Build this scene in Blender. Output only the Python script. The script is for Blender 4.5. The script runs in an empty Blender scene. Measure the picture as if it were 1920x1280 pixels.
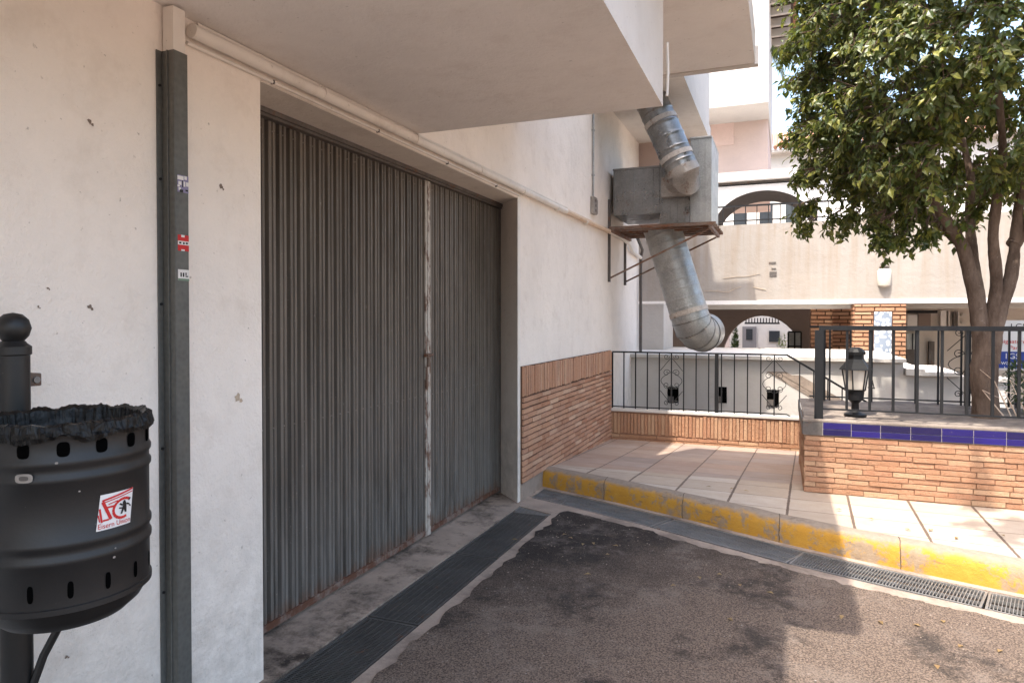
import bpy, math, random
from mathutils import Vector, Matrix, noise as mnoise
random.seed(7)
R = math.radians
S = bpy.context.scene
COL = S.collection

# ------------------------------------------------------------ camera, sky, sun
TH = math.atan(507/1280); PIT = math.atan(20/1280)
cam_d = bpy.data.cameras.new('camera'); cam = bpy.data.objects.new('camera', cam_d); COL.objects.link(cam)
cam_d.sensor_width = 36; cam_d.lens = 24; cam_d.shift_y = -23/1920; cam_d.clip_start = .05; cam_d.clip_end = 1500
cam.location = (0, 0, 1.5); cam.rotation_euler = (R(90)-PIT, 0, TH)
S.camera = cam
SUN = Vector((-.16, -.43, 1)).normalized()          # direction towards the sun
w = bpy.data.worlds.new('World'); S.world = w; w.use_nodes = True
wn = w.node_tree; bg = wn.nodes['Background']
sky = wn.nodes.new('ShaderNodeTexSky'); sky.sky_type = 'NISHITA'; sky.sun_disc = False
sky.sun_elevation = math.asin(SUN.z); sky.sun_rotation = math.atan2(SUN.x, SUN.y)
sky.air_density = 1.3; sky.dust_density = 5.0; sky.ozone_density = 1.5
wn.links.new(sky.outputs[0], bg.inputs[0]); bg.inputs[1].default_value = .15
sd = bpy.data.lights.new('sun', 'SUN'); sd.energy = 2.0; sd.angle = R(.6); sd.color = (1, .93, .83)
so = bpy.data.objects.new('sun', sd); COL.objects.link(so)
so.rotation_euler = SUN.to_track_quat('Z', 'Y').to_euler()
S.view_settings.view_transform = 'Standard'; S.view_settings.look = 'None'
S.view_settings.exposure = 2.12; S.view_settings.gamma = 1
S.cycles.max_bounces = 10; S.cycles.diffuse_bounces = 6

# ------------------------------------------------------------ helpers
def ray(x, y):
    a = (x-960)/1280; b = -(y-617)/1280
    cp, sp = math.cos(PIT), math.sin(PIT); f = cp+sp*b; u = -sp+cp*b
    c, s = math.cos(TH), math.sin(TH)
    return Vector((-s*f+c*a, c*f+s*a, u))
EYE = Vector((0, 0, 1.5))
def at(x, y, **k):            # the point on a real plane (X=, Y= or z=) seen at this photo pixel
    r = ray(x, y)
    if 'X' in k: t = k['X']/r.x
    elif 'Y' in k: t = k['Y']/r.y
    else: t = (k['z']-1.5)/r.z
    return EYE+r*t

def rt(o):
    while o.parent: o = o.parent
    return o
def tag(o, label=None, cat=None, group=None, kind=None):
    if label: o['label'] = label
    if cat: o['category'] = cat
    if group: o['group'] = group
    if kind: o['kind'] = kind
    return o
def thing(name, label, cat, loc=(0, 0, 0), group=None):
    o = bpy.data.objects.new(name, None); COL.objects.link(o); o.location = loc; o.empty_display_size = .1
    return tag(o, label, cat, group)

class MB:
    def __init__(s): s.v = []; s.f = []; s.m = []; s.mi = 0; s.uv = None
    def add(s, vs, fs):
        n = len(s.v); s.v += [tuple(p) for p in vs]
        for f in fs: s.f.append(tuple(n+i for i in f)); s.m.append(s.mi)
        return s
    def box(s, a, b):
        x0, y0, z0 = a; x1, y1, z1 = b
        return s.add([(x0,y0,z0),(x1,y0,z0),(x1,y1,z0),(x0,y1,z0),(x0,y0,z1),(x1,y0,z1),(x1,y1,z1),(x0,y1,z1)],
              [(0,3,2,1),(4,5,6,7),(0,1,5,4),(1,2,6,5),(2,3,7,6),(3,0,4,7)])
    def obox(s, c, ux, uy, uz):   # oriented box, half vectors
        c = Vector(c); P = [c+ux*i+uy*j+uz*k for k in (-1,1) for (i,j) in ((-1,-1),(1,-1),(1,1),(-1,1))]
        return s.add(P, [(0,3,2,1),(4,5,6,7),(0,1,5,4),(1,2,6,5),(2,3,7,6),(3,0,4,7)])
    def bar(s, p, q, w, h=None):  # rectangular bar
        p = Vector(p); q = Vector(q); d = (q-p); L = d.length; d.normalize(); h = h or w
        up = Vector((0,0,1)) if abs(d.z) < .95 else Vector((0,1,0))
        sx = d.cross(up).normalized(); sz = sx.cross(d)
        return s.obox((p+q)/2, sx*w/2, d*L/2, sz*h/2)
    def tube(s, pts, r, n=8, caps=True):
        pts = [Vector(p) for p in pts]; k = len(pts); rs = r if isinstance(r, (list, tuple)) else [r]*k
        T = [((pts[min(i+1,k-1)]-pts[max(i-1,0)]).normalized()) for i in range(k)]
        a = Vector((0,0,1)) if abs(T[0].z) < .9 else Vector((1,0,0))
        X = T[0].cross(a).normalized(); base = len(s.v); vs = []; fs = []
        for i in range(k):
            X = (X-T[i]*X.dot(T[i])).normalized(); Y = T[i].cross(X)
            for j in range(n):
                t = 2*math.pi*j/n; vs.append(pts[i]+(X*math.cos(t)+Y*math.sin(t))*rs[i])
        for i in range(k-1):
            for j in range(n):
                fs.append((i*n+j, i*n+(j+1)%n, (i+1)*n+(j+1)%n, (i+1)*n+j))
        if caps: fs.append(tuple(range(n-1,-1,-1))); fs.append(tuple((k-1)*n+j for j in range(n)))
        return s.add(vs, fs)
    def lathe(s, c, prof, n=32, a0=0, a1=2*math.pi, caps=False):
        c = Vector(c); full = abs(a1-a0-2*math.pi) < 1e-6; m = n if full else n+1; vs = []; fs = []
        for (r, z) in prof:
            for j in range(m):
                t = a0+(a1-a0)*j/n; vs.append(c+Vector((r*math.cos(t), r*math.sin(t), z)))
        for i in range(len(prof)-1):
            for j in range(n):
                j2 = (j+1) % m; fs.append((i*m+j, i*m+j2, (i+1)*m+j2, (i+1)*m+j))
        if caps: fs.append(tuple(range(m-1,-1,-1))); fs.append(tuple((len(prof)-1)*m+j for j in range(m)))
        return s.add(vs, fs)
    def poly(s, pts, z0, z1):     # prism from an XY outline (counter-clockwise)
        n = len(pts); vs = [(p[0],p[1],z0) for p in pts]+[(p[0],p[1],z1) for p in pts]
        return s.add(vs, [tuple(range(n-1,-1,-1)), tuple(range(n,2*n))]+[(i,(i+1)%n,n+(i+1)%n,n+i) for i in range(n)])
    def build(s, name, m, parent=None, smooth=False, bevel=0, kind=None, loc=None):
        o0 = rt(parent).location.copy() if parent else (Vector(loc) if loc else Vector((0,0,0)))
        me = bpy.data.meshes.new(name)
        me.from_pydata([(v[0]-o0.x, v[1]-o0.y, v[2]-o0.z) for v in s.v], [], s.f)
        ms = m if isinstance(m, (list, tuple)) else [m]
        for q in ms: me.materials.append(q)
        if len(ms) > 1: me.polygons.foreach_set('material_index', s.m)
        if smooth:
            me.polygons.foreach_set('use_smooth', [True]*len(me.polygons))
            try: me.set_sharp_from_angle(angle=R(38))
            except Exception: pass
        me.update()
        o = bpy.data.objects.new(name, me); COL.objects.link(o)
        if parent: o.parent = parent
        elif loc: o.location = loc
        if bevel:
            b = o.modifiers.new('bevel', 'BEVEL'); b.width = bevel; b.segments = 2; b.limit_method = 'ANGLE'; b.angle_limit = R(40)
        if kind: o['kind'] = kind
        return o

def text_geo(txt, size):       # flat triangles of a word, from the built-in font
    cu = bpy.data.curves.new('t', 'FONT'); cu.body = txt; cu.size = size; cu.resolution_u = 3
    ob = bpy.data.objects.new('t', cu); COL.objects.link(ob)
    dg = bpy.context.evaluated_depsgraph_get(); me = ob.evaluated_get(dg).to_mesh()
    v = [tuple(p.co) for p in me.vertices]; f = [tuple(p.vertices) for p in me.polygons]
    ob.evaluated_get(dg).to_mesh_clear(); bpy.data.objects.remove(ob); bpy.data.curves.remove(cu)
    return v, f

# ------------------------------------------------------------ materials
class NT:
    def __init__(s, name):
        s.mat = bpy.data.materials.new(name); s.mat.use_nodes = True; s.t = s.mat.node_tree
        s.b = s.t.nodes['Principled BSDF']; s.pos = s.n('ShaderNodeNewGeometry').outputs['Position']
    def n(s, ty, **k):
        x = s.t.nodes.new(ty)
        for a, b in k.items(): setattr(x, a, b)
        return x
    def set(s, node, key, val):
        i = node.inputs[key] if not isinstance(key, int) else node.inputs[key]
        if isinstance(val, bpy.types.NodeSocket): s.t.links.new(val, i)
        else: i.default_value = val
    def vmul(s, v, k, add=None):
        m = s.n('ShaderNodeMapping'); s.set(m, 'Vector', v); s.set(m, 'Scale', k)
        if add: s.set(m, 'Location', add)
        return m.outputs[0]
    def noise(s, sc, det=4, ro=.55, vec=None, k=(1,1,1), off=None, dist=0):
        m = s.n('ShaderNodeTexNoise'); s.set(m, 'Vector', s.vmul(vec or s.pos, k, off)); s.set(m, 'Scale', sc)
        s.set(m, 'Detail', det); s.set(m, 'Roughness', ro); s.set(m, 'Distortion', dist); return m.outputs['Fac']
    def vor(s, sc, vec=None, feature='F1', out='Distance', k=(1,1,1)):
        m = s.n('ShaderNodeTexVoronoi', feature=feature); s.set(m, 'Vector', s.vmul(vec or s.pos, k)); s.set(m, 'Scale', sc); return m.outputs[out]
    def ramp(s, f, *st):
        r = s.n('ShaderNodeValToRGB'); s.set(r, 'Fac', f); e = r.color_ramp.elements
        while len(e) < len(st): e.new(.5)
        for i, (p, c) in enumerate(st):
            e[i].position = p; e[i].color = tuple(c)+(1,) if not isinstance(c, (int, float)) else (c, c, c, 1)
        return r.outputs[0]
    def mix(s, f, a, b, mode='MIX'):
        m = s.n('ShaderNodeMix', data_type='RGBA', blend_type=mode); s.set(m, 0, f)
        for i, v in ((6, a), (7, b)):
            if not isinstance(v, bpy.types.NodeSocket): v = tuple(v)+(1,) if len(v) == 3 else v
            s.set(m, i, v)
        return m.outputs[2]
    def math(s, op, a, b=0., c=None):
        m = s.n('ShaderNodeMath', operation=op); s.set(m, 0, a); s.set(m, 1, b)
        if c is not None: s.set(m, 2, c)
        return m.outputs[0]
    def sep(s, v=None):
        m = s.n('ShaderNodeSeparateXYZ'); s.set(m, 0, v or s.pos); return m.outputs
    def rng(s, f, a, b, c=0., d=1.):
        m = s.n('ShaderNodeMapRange'); s.set(m, 0, f)
        for i, x in zip((1,2,3,4), (a,b,c,d)): s.set(m, i, x)
        return m.outputs[0]
    def island(s): return s.n('ShaderNodeNewGeometry').outputs['Random Per Island']
    def bump(s, h, st=.3, d=.01):
        m = s.n('ShaderNodeBump'); s.set(m, 'Height', h); s.set(m, 'Strength', st); s.set(m, 'Distance', d)
        if s.b.inputs['Normal'].is_linked: s.set(m, 'Normal', s.b.inputs['Normal'].links[0].from_socket)
        s.set(s.b, 'Normal', m.outputs[0])
    def fin(s, col, rough=.8, metal=0., spec=None):
        if not isinstance(col, bpy.types.NodeSocket): col = tuple(col)+(1,)
        s.set(s.b, 'Base Color', col); s.set(s.b, 'Roughness', rough); s.set(s.b, 'Metallic', metal)
        if spec is not None: s.set(s.b, 'Specular IOR Level', spec)
        return s.mat

def m_plaster(name, base, dark, stain=.35, bump=.5, drips=None, low=None, spots=True):
    m = NT(name)
    c = m.mix(m.ramp(m.noise(1.3, 6, .65), (.38, 0.), (.72, 1.)), base, tuple(x*.88 for x in base))
    c = m.mix(m.math('MULTIPLY', m.ramp(m.noise(5, 8, .7, off=(3,1,7)), (.52, 0.), (.75, 1.)), stain), c, dark)
    if spots:
        c = m.mix(m.math('MULTIPLY', m.ramp(m.noise(38, 3, .6), (.68, 0.), (.74, 1.)), .55), c, tuple(x*.5 for x in dark))
    if drips:
        z0, z1, amt, dc = drips
        d = m.ramp(m.noise(6, 4, .6, k=(1,1,.06)), (.45, 0.), (.72, 1.))
        g = m.rng(m.sep()[2], z0, z1, .25, 1.)
        c = m.mix(m.math('MULTIPLY', m.math('MULTIPLY', d, g), amt), c, dc)
    if low:                       # splash dirt near the ground
        z0, z1, amt, dc = low
        g = m.rng(m.math('ADD', m.sep()[2], m.math('MULTIPLY', m.noise(3, 5, .7), -.5)), z0, z1, 1., 0.)
        c = m.mix(m.math('MULTIPLY', m.math('MULTIPLY', g, m.ramp(m.noise(9, 6, .7), (.35, .2), (.65, 1.))), amt), c, dc)
    m.bump(m.noise(75, 3, .6), bump*.7, .006); m.bump(m.noise(11, 6, .65), bump*.8, .02)
    return m.fin(c, .9, spec=.2)
def m_simple(name, col, rough=.6, metal=0., var=.2, sc=12, bump=.1, spec=.35):
    m = NT(name); c = m.mix(m.noise(sc, 5, .65), tuple(x*(1-var) for x in col), tuple(min(1, x*(1+var)) for x in col))
    if bump: m.bump(m.noise(sc*5, 3, .6), bump, .003)
    return m.fin(c, rough, metal, spec)
def m_brick(name, cols, dirt=.35):
    m = NT(name); i = m.island()
    c = m.ramp(i, *[(k/(len(cols)-1), x) for k, x in enumerate(cols)])
    c = m.mix(m.math('MULTIPLY', m.ramp(m.noise(30, 6, .7), (.4, 0.), (.75, 1.)), dirt), c, (.50, .36, .25))
    c = m.mix(m.math('MULTIPLY', m.ramp(m.noise(4, 5, .7, off=(5,5,5)), (.5, 0.), (.8, 1.)), dirt), c, (.13, .07, .04))
    c = m.mix(m.ramp(m.noise(95, 4, .75), (.56, 0.), (.68, .65)), c, (.10, .055, .032))
    m.bump(m.noise(45, 6, .8), 1., .012); return m.fin(c, .92, spec=.15)
def m_galv(name, base, metal=.6, rough=.45, rust=0., k=(1,1,1)):
    m = NT(name)
    c = m.mix(m.ramp(m.noise(4, 6, .7, k=k), (.35, 0.), (.68, 1.)), tuple(x*.62 for x in base), base)
    c = m.mix(m.math('MULTIPLY', m.vor(55, out='Distance'), .35), c, tuple(min(1, x*1.5) for x in base))
    rr = m.rng(m.noise(9, 4, .6), .3, .7, rough-.12, rough+.18)
    if rust:
        f = m.ramp(m.noise(7, 8, .75, off=(2,9,4)), (.62-rust*.25, 0.), (.70-rust*.1, 1.))
        c = m.mix(f, c, (.16, .065, .03))
    m.bump(m.noise(30, 4, .6), .15, .004); return m.fin(c, rr, metal)

WALLC = (.86, .785, .71)
wall_m = m_plaster('wall_plaster', WALLC, (.50, .41, .33), .30, .7, low=(.0, .75, .5, (.33, .29, .25)))
soff_m = m_plaster('soffit_plaster', (.80, .765, .735), (.62, .56, .52), .5, .5)
lintel_m = m_plaster('lintel_plaster', (.70, .64, .57), (.46, .39, .33), .5, .4)
reveal_m = m_plaster('reveal_cement', (.80, .75, .68), (.5, .44, .38), .5, .5, low=(0, .8, .5, (.30, .27, .24)))
fascia_m = m_plaster('fascia_plaster', (.60, .56, .52), (.45, .38, .33), .3, .4)
bridge_m = m_plaster('bridge_plaster', (.34, .31, .28), (.28, .225, .175), .4, .5, drips=(1.7, 3.1, .9, (.26, .19, .13)))
white_m = m_plaster('white_render', (.52, .495, .465), (.6, .55, .5), .3, .5)
pink_m = m_plaster('pink_render', (.56, .44, .39), (.5, .38, .33), .3, .4)
slab_m = m_plaster('terrace_render', (.56, .525, .485), (.42, .37, .32), .35, .5)
brick_old = m_brick('plinth_bricks', [(.42,.20,.12), (.50,.265,.165), (.58,.33,.21), (.46,.25,.165), (.64,.41,.28)], .3)
brick_pl = m_brick('planter_bricks', [(.34,.175,.10), (.40,.22,.13), (.37,.185,.11), (.46,.29,.18), (.42,.215,.125)], .28)
mortar_m = m_simple('dark_mortar', (.11, .058, .036), .95, var=.3, sc=30, bump=.6)
mortar_l = m_simple('tan_mortar', (.27, .15, .095), .95, var=.3, sc=30, bump=.6)
iron_m = m_simple('black_iron', (.009, .009, .010), .5, 0, .3, 20, .25, .3)
bin_m = NT('bin_paint')
_c = bin_m.mix(bin_m.ramp(bin_m.noise(9, 7, .7), (.4, 0.), (.75, 1.)), (.008, .008, .0085), (.014, .0135, .0135))
_c = bin_m.mix(bin_m.ramp(bin_m.noise(60, 5, .7), (.70, 0.), (.76, .5)), _c, (.22, .20, .18))
bin_m.bump(bin_m.noise(120, 2), .12, .002)
bin_m = bin_m.fin(_c, .48)
black_hole = m_simple('black_opening', (.002, .002, .002), 1, bump=0, spec=0.)
liner_m = NT('black_plastic'); liner_m.bump(liner_m.noise(30, 5, .65, dist=1.5), .55, .012); liner_m = liner_m.fin((.004, .004, .0042), .3, spec=.3)
galv_m = m_galv('galvanised', (.38, .38, .365), .55, .42, 0.0)
galv_d = m_galv('galvanised_dark', (.25, .245, .235), .75, .33, 0.06)
galv_old = m_galv('galvanised_stained', (.33, .30, .27), .35, .6, .25)
chan_m = m_galv('channel_steel', (.13, .13, .12), .35, .55, .0, (1,1,.15))
rusty_m = m_galv('rusty_steel', (.20, .15, .12), .2, .8, .9)
pvc_m = m_plaster('white_pipe_paint', (.74, .69, .63), (.45, .36, .28), .4, .15)
pipe_rust = m_plaster('rust_stained_pipe', (.66, .52, .40), (.42, .20, .07), .95, .3)

def m_door():
    m = NT('corrugated_sheet'); P = m.sep()
    st = m.noise(14, 6, .7, k=(1,1,.05)); c = m.mix(m.ramp(st, (.3, 0.), (.7, 1.)), (.078, .065, .054), (.205, .176, .148))
    g = m.rng(m.math('ADD', P[2], m.math('MULTIPLY', m.noise(2.2, 5, .7), -1.3)), -.75, .75, 1., 0.)
    c2 = m.mix(m.ramp(m.noise(20, 6, .7, k=(1,1,.08), off=(4,4,4)), (.35, 0.), (.7, 1.)), (.072, .070, .066), (.26, .252, .238))
    c = m.mix(m.math('MULTIPLY', g, .8), c, c2)
    c = m.mix(m.ramp(m.noise(26, 6, .75, k=(1,1,.5)), (.66, 0.), (.72, .55)), c, (.42, .39, .35))
    c = m.mix(m.ramp(m.noise(150, 2, .5), (.70, 0.), (.74, .6)), c, (.45, .42, .38))
    rb = m.rng(m.math('ADD', P[2], m.math('MULTIPLY', m.noise(12, 5, .7, k=(1,1,.3)), -.30)), -.15, -.02, 1., 0.)
    c = m.mix(m.math('MULTIPLY', rb, .75), c, (.17, .075, .035))
    m.bump(m.noise(40, 4, .6), .15, .003)
    return m.fin(c, m.rng(m.noise(8, 4, .6), .3, .7, .42, .68), .3)
door_m = m_door()
m = NT('stile_paint'); _f = m.ramp(m.noise(16, 7, .75, k=(1,1,.4)), (.48, 0.), (.58, 1.))
stile_m = m.fin(m.mix(_f, (.50, .46, .41), (.17, .10, .07)), .6, .2)
m = NT('rail_paint'); _f = m.ramp(m.noise(11, 7, .75), (.42, 0.), (.56, 1.))
rail_m = m.fin(m.mix(_f, (.20, .15, .125), (.11, .045, .025)), .8, .15)
frame_m = m_galv('frame_steel', (.12, .105, .095), .25, .65, .2)

def m_concrete(name, a, b, dirt=(.06,.05,.045), amt=.6):
    m = NT(name); c = m.mix(m.ramp(m.noise(3, 8, .7), (.35, 0.), (.7, 1.)), a, b)
    c = m.mix(m.math('MULTIPLY', m.ramp(m.noise(2.4, 8, .75, off=(9,2,1)), (.47, 0.), (.62, 1.)), amt), c, dirt)
    c = m.mix(m.ramp(m.noise(90, 4, .7), (.6, 0.), (.75, .5)), c, (.08, .07, .06))
    m.bump(m.noise(60, 5, .7), .7, .006); return m.fin(c, .93, spec=.2)
conc_m = m_concrete('concrete_strip', (.36, .285, .23), (.25, .20, .165), (.09,.07,.058), amt=.55)
thr_m = m_concrete('threshold_concrete', (.40, .315, .25), (.24, .19, .155), (.028, .021, .017), .95)
def m_asphalt():
    m = NT('asphalt'); P = m.sep()
    g = m.noise(115, 4, .8); st = m.vor(160)
    c = m.mix(m.ramp(g, (.40, 0.), (.60, 1.)), (.044, .031, .024), (.265, .195, .150))
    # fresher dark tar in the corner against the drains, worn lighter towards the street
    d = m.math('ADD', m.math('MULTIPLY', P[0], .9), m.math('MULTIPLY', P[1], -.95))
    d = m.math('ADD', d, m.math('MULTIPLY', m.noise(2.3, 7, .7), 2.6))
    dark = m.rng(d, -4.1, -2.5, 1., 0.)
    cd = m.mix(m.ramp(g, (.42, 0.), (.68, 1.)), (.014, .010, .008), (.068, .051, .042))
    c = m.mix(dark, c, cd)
    dust = m.ramp(m.noise(3.2, 9, .75, off=(1,7,3)), (.52, 0.), (.70, .55))
    c = m.mix(dust, c, (.30, .245, .21))
    c = m.mix(m.ramp(m.noise(75, 2, .5, off=(8,8,8)), (.74, 0.), (.77, .9)), c, (.48, .45, .42))
    oil = m.ramp(m.noise(1.9, 8, .75, off=(4,1,9)), (.53, 0.), (.62, .75)); c = m.mix(oil, c, (.022, .018, .016))
    peb = m.ramp(m.noise(48, 3, .6, off=(3,3,3)), (.66, 0.), (.70, .45)); c = m.mix(peb, c, (.34, .28, .24))
    m.bump(g, 1., .012); m.bump(st, .5, .006); return m.fin(c, .88, spec=.3)
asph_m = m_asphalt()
def m_tile(name, ang, u, v, cols, ju=.012, jv=.006, off=(0,0), jc=(.12,.085,.065)):
    m = NT(name); mp = m.n('ShaderNodeMapping'); m.set(mp, 'Vector', m.pos); m.set(mp, 'Rotation', (0,0,-ang)); m.set(mp, 'Location', (off[0],off[1],0))
    P = m.sep(mp.outputs[0]); U = m.math('DIVIDE', P[0], u); V = m.math('DIVIDE', P[1], v)
    fu = m.math('FRACT', U); fv = m.math('FRACT', V)
    wob = m.math('MULTIPLY', m.math('SUBTRACT', m.noise(25, 3), .5), .01)
    eu = m.math('MULTIPLY', m.math('MINIMUM', fu, m.math('SUBTRACT', 1., fu)), u)
    ev = m.math('MULTIPLY', m.math('MINIMUM', fv, m.math('SUBTRACT', 1., fv)), v)
    ju_ = m.math('LESS_THAN', m.math('ADD', eu, wob), ju); jv_ = m.math('LESS_THAN', m.math('ADD', ev, wob), jv)
    j = m.math('MAXIMUM', ju_, m.math('MULTIPLY', jv_, .75))
    wn_ = m.n('ShaderNodeTexWhiteNoise', noise_dimensions='2D'); cb = m.n('ShaderNodeCombineXYZ')
    m.set(cb, 0, m.math('FLOOR', U)); m.set(cb, 1, m.math('FLOOR', V)); m.set(wn_, 'Vector', cb.outputs[0])
    c = m.ramp(wn_.outputs['Value'], *[(k/(len(cols)-1), x) for k, x in enumerate(cols)])
    c = m.mix(m.math('MULTIPLY', m.ramp(m.noise(8, 8, .75), (.42, 0.), (.75, 1.)), .45), c, (.30, .22, .17))
    c = m.mix(m.ramp(m.noise(110, 3, .7), (.64, 0.), (.72, .6)), c, (.2, .14, .1))
    c = m.mix(j, c, jc)
    m.bump(m.math('SUBTRACT', 1., j), .6, .006); m.bump(m.noise(60, 4, .6), .25, .003)
    return m.fin(c, m.rng(m.noise(6, 3), .3, .7, .55, .8), spec=.3)
def m_kerb():
    m = NT('kerb_paint'); P = m.sep()
    wear = m.ramp(m.noise(5, 9, .78, off=(1,2,5)), (.50, 0.), (.56, 1.))
    big = m.ramp(m.noise(1.5, 4, .6, off=(0,3,0)), (.62, 0.), (.67, 1.))
    worn = m.math('MAXIMUM', wear, big)
    worn = m.math('MULTIPLY', worn, .85)
    worn = m.math('MAXIMUM', worn, m.rng(m.math('ADD', P[2], m.math('MULTIPLY', m.noise(9, 6, .7), .07)), .158, .185))
    yel = m.mix(m.noise(12, 5, .6), (.42, .20, .022), (.50, .28, .05))
    gr = m.mix(m.noise(25, 6, .7), (.16, .12, .095), (.33, .27, .21))
    c = m.mix(worn, yel, gr); c = m.mix(m.ramp(m.noise(70, 5, .7), (.66, 0.), (.74, .7)), c, (.08, .06, .05))
    jt = m.math('LESS_THAN', m.math('FRACT', m.math('DIVIDE', m.math('ADD', P[0], m.math('MULTIPLY', m.noise(9, 4), .03)), .68)), .008)
    c = m.mix(m.math('MULTIPLY', jt, .85), c, (.05, .035, .025))
    c = m.mix(m.ramp(m.noise(13, 9, .8, k=(.4,.4,2.5), off=(2,6,1)), (.58, 0.), (.64, .75)), c, (.13, .10, .08))
    m.bump(m.noise(22, 7, .7), .8, .01); m.bump(m.math('SUBTRACT', 1., jt), .6, .01); return m.fin(c, .85, spec=.25)
kerb_m = m_kerb()
blue_m = NT('blue_glaze'); _p = blue_m.sep(); _i = blue_m.island()
_c = blue_m.ramp(_i, (0, (.008, .006, .035)), (.45, (.009, .006, .065)), (1, (.016, .010, .13)))
_c = blue_m.mix(blue_m.ramp(blue_m.noise(35, 5, .7), (.66, 0.), (.74, .6)), _c, (.25, .22, .25))
blue_m = blue_m.fin(_c, .22)
grout_m = m_simple('pale_grout', (.42, .38, .36), .9)
soil_m = m_concrete('dusty_soil', (.30, .25, .21), (.17, .14, .12), (.07, .055, .045), .6)
glass_l = NT('lantern_glass'); glass_l.set(glass_l.b, 'Alpha', .55); glass_l = glass_l.fin((.80, .72, .62), .25)
win_m = NT('dark_glass').fin((.03, .035, .04), .08)
bark_m = NT('bark'); _c = bark_m.mix(bark_m.ramp(bark_m.noise(9, 7, .7, k=(1,1,.35)), (.35, 0.), (.7, 1.)), (.085, .055, .04), (.23, .165, .125))
_c = bark_m.mix(bark_m.ramp(bark_m.noise(40, 5, .7), (.62, 0.), (.7, .5)), _c, (.34, .29, .25))
bark_m.bump(bark_m.noise(28, 7, .75, k=(1,1,.35)), .9, .02); bark_m = bark_m.fin(_c, .9, spec=.15)
def m_leaf(name, cols, rough=.42):
    m = NT(name); c = m.ramp(m.island(), *[(k/(len(cols)-1), x) for k, x in enumerate(cols)])
    m.fin(c, rough); out = [n for n in m.t.nodes if n.type == 'OUTPUT_MATERIAL'][0]
    tr = m.n('ShaderNodeBsdfTranslucent'); m.set(tr, 'Color', m.mix(.5, c, (.20, .24, .02), 'ADD')); mx = m.n('ShaderNodeMixShader'); m.set(mx, 0, .28)
    m.t.links.new(m.b.outputs[0], mx.inputs[1]); m.t.links.new(tr.outputs[0], mx.inputs[2]); m.t.links.new(mx.outputs[0], out.inputs[0])
    return m.mat
leaf_m = m_leaf('ficus_leaf', [(.036,.054,.016), (.062,.088,.023), (.095,.120,.030), (.070,.084,.028), (.16,.165,.036), (.28,.27,.06)])
bush_m = m_leaf('bush_leaf', [(.02,.04,.012), (.035,.065,.015), (.06,.09,.02)])

# ------------------------------------------------------------ ground, road, pavement, kerb
FOOT = [(-2.02,5.775), (-1.45,5.56), (-.82,5.29), (-.35,5.06), (.05,4.87), (.70,4.625), (1.24,4.455), (2.2,4.16), (3.6,3.78), (9,2.4)]
def offs(pl, d):      # offset of the kerb line towards the patio (+) or the road (-)
    o = []
    for i, p in enumerate(pl):
        a = Vector(pl[max(i-1,0)]); b = Vector(pl[min(i+1,len(pl)-1)]); t = (b-a).normalized(); n = Vector((-t.y, t.x)); o.append((p[0]+n.x*d, p[1]+n.y*d))
    return o
def dens(pl, k=8):
    o = []
    for a, b in zip(pl[:-1], pl[1:]):
        for i in range(k): o.append((a[0]+(b[0]-a[0])*i/k, a[1]+(b[1]-a[1])*i/k))
    return o+[pl[-1]]
# near ground is level with the street; everything past the low railing wall lies lower
g = MB(); Z = -.09
g.add([(-400,-400,Z),(400,-400,Z),(400,8.47,Z),(-400,8.47,Z),(400,8.47,-1.3),(-400,8.47,-1.3),(400,900,-1.3),(-400,900,-1.3)],
      [(0,1,2,3),(3,2,4,5),(5,4,6,7)])
g.build('ground', conc_m, kind='structure')
F2 = dens(FOOT)
far_e = offs(FOOT, -.05); near_e = offs(FOOT, -.36); strip_e = offs(FOOT, -.47)
# threshold and concrete strips round the drains (real trenches are left open for the grates)
c = MB(); c.box((-2.6,-3,-.12),(-1.955,5.75,0.0)); c.build('threshold', thr_m, kind='structure')
c = MB(); c.box((-1.645,-3,-.12),(-1.40,4.98,0.0))
def ribbon(mb, A, B, z0, z1):
    n = len(A)
    for i in range(n-1): mb.poly([A[i+1] if False else A[i], A[i+1], B[i+1], B[i]], z0, z1)
ribbon(c, offs(FOOT,-.62), near_e, -.12, -.001)
ribbon(c, far_e, offs(FOOT,.03), -.12, -.0005)
c.build('concrete_strip', conc_m, kind='structure')
t = MB(); t.box((-1.955,-3,-.089),(-1.645,5.55,-.085)); ribbon(t, near_e, far_e, -.0885, -.084); t.build('drain_channel', black_hole, kind='structure')
# asphalt with a torn edge
def torn(pl, amp, seed):
    o = []
    for (x, y) in pl:
        a = mnoise.noise(Vector((x*5, y*5, seed)))+.6*mnoise.noise(Vector((x*17, y*17, seed)))+.4*mnoise.noise(Vector((x*50, y*50, seed)))
        b = mnoise.noise(Vector((x*6, y*6, seed+9)))+.6*mnoise.noise(Vector((x*19, y*19, seed+9)))
        o.append((x+a*amp, y+b*amp))
    return o
left_edge = [(-1.575, -3+i*.05) for i in range(162)]
ne = [p for p in dens(strip_e, 26) if p[0] > -1.42]
edge = torn(left_edge+[(-1.55,5.08)]+ne, .045, 3)
outl = edge+[(9.5,-3)]
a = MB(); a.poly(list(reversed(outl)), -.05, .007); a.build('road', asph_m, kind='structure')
a = MB(); a.poly([(-1.6,-60),(40,-60),(40,-3),(-1.6,-3)], -.05, .0065); a.poly([(9.5,-3),(40,-3),(40,0),(9.5,2.2)], -.05, .0068)
a.build('street', asph_m, kind='structure')
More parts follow.
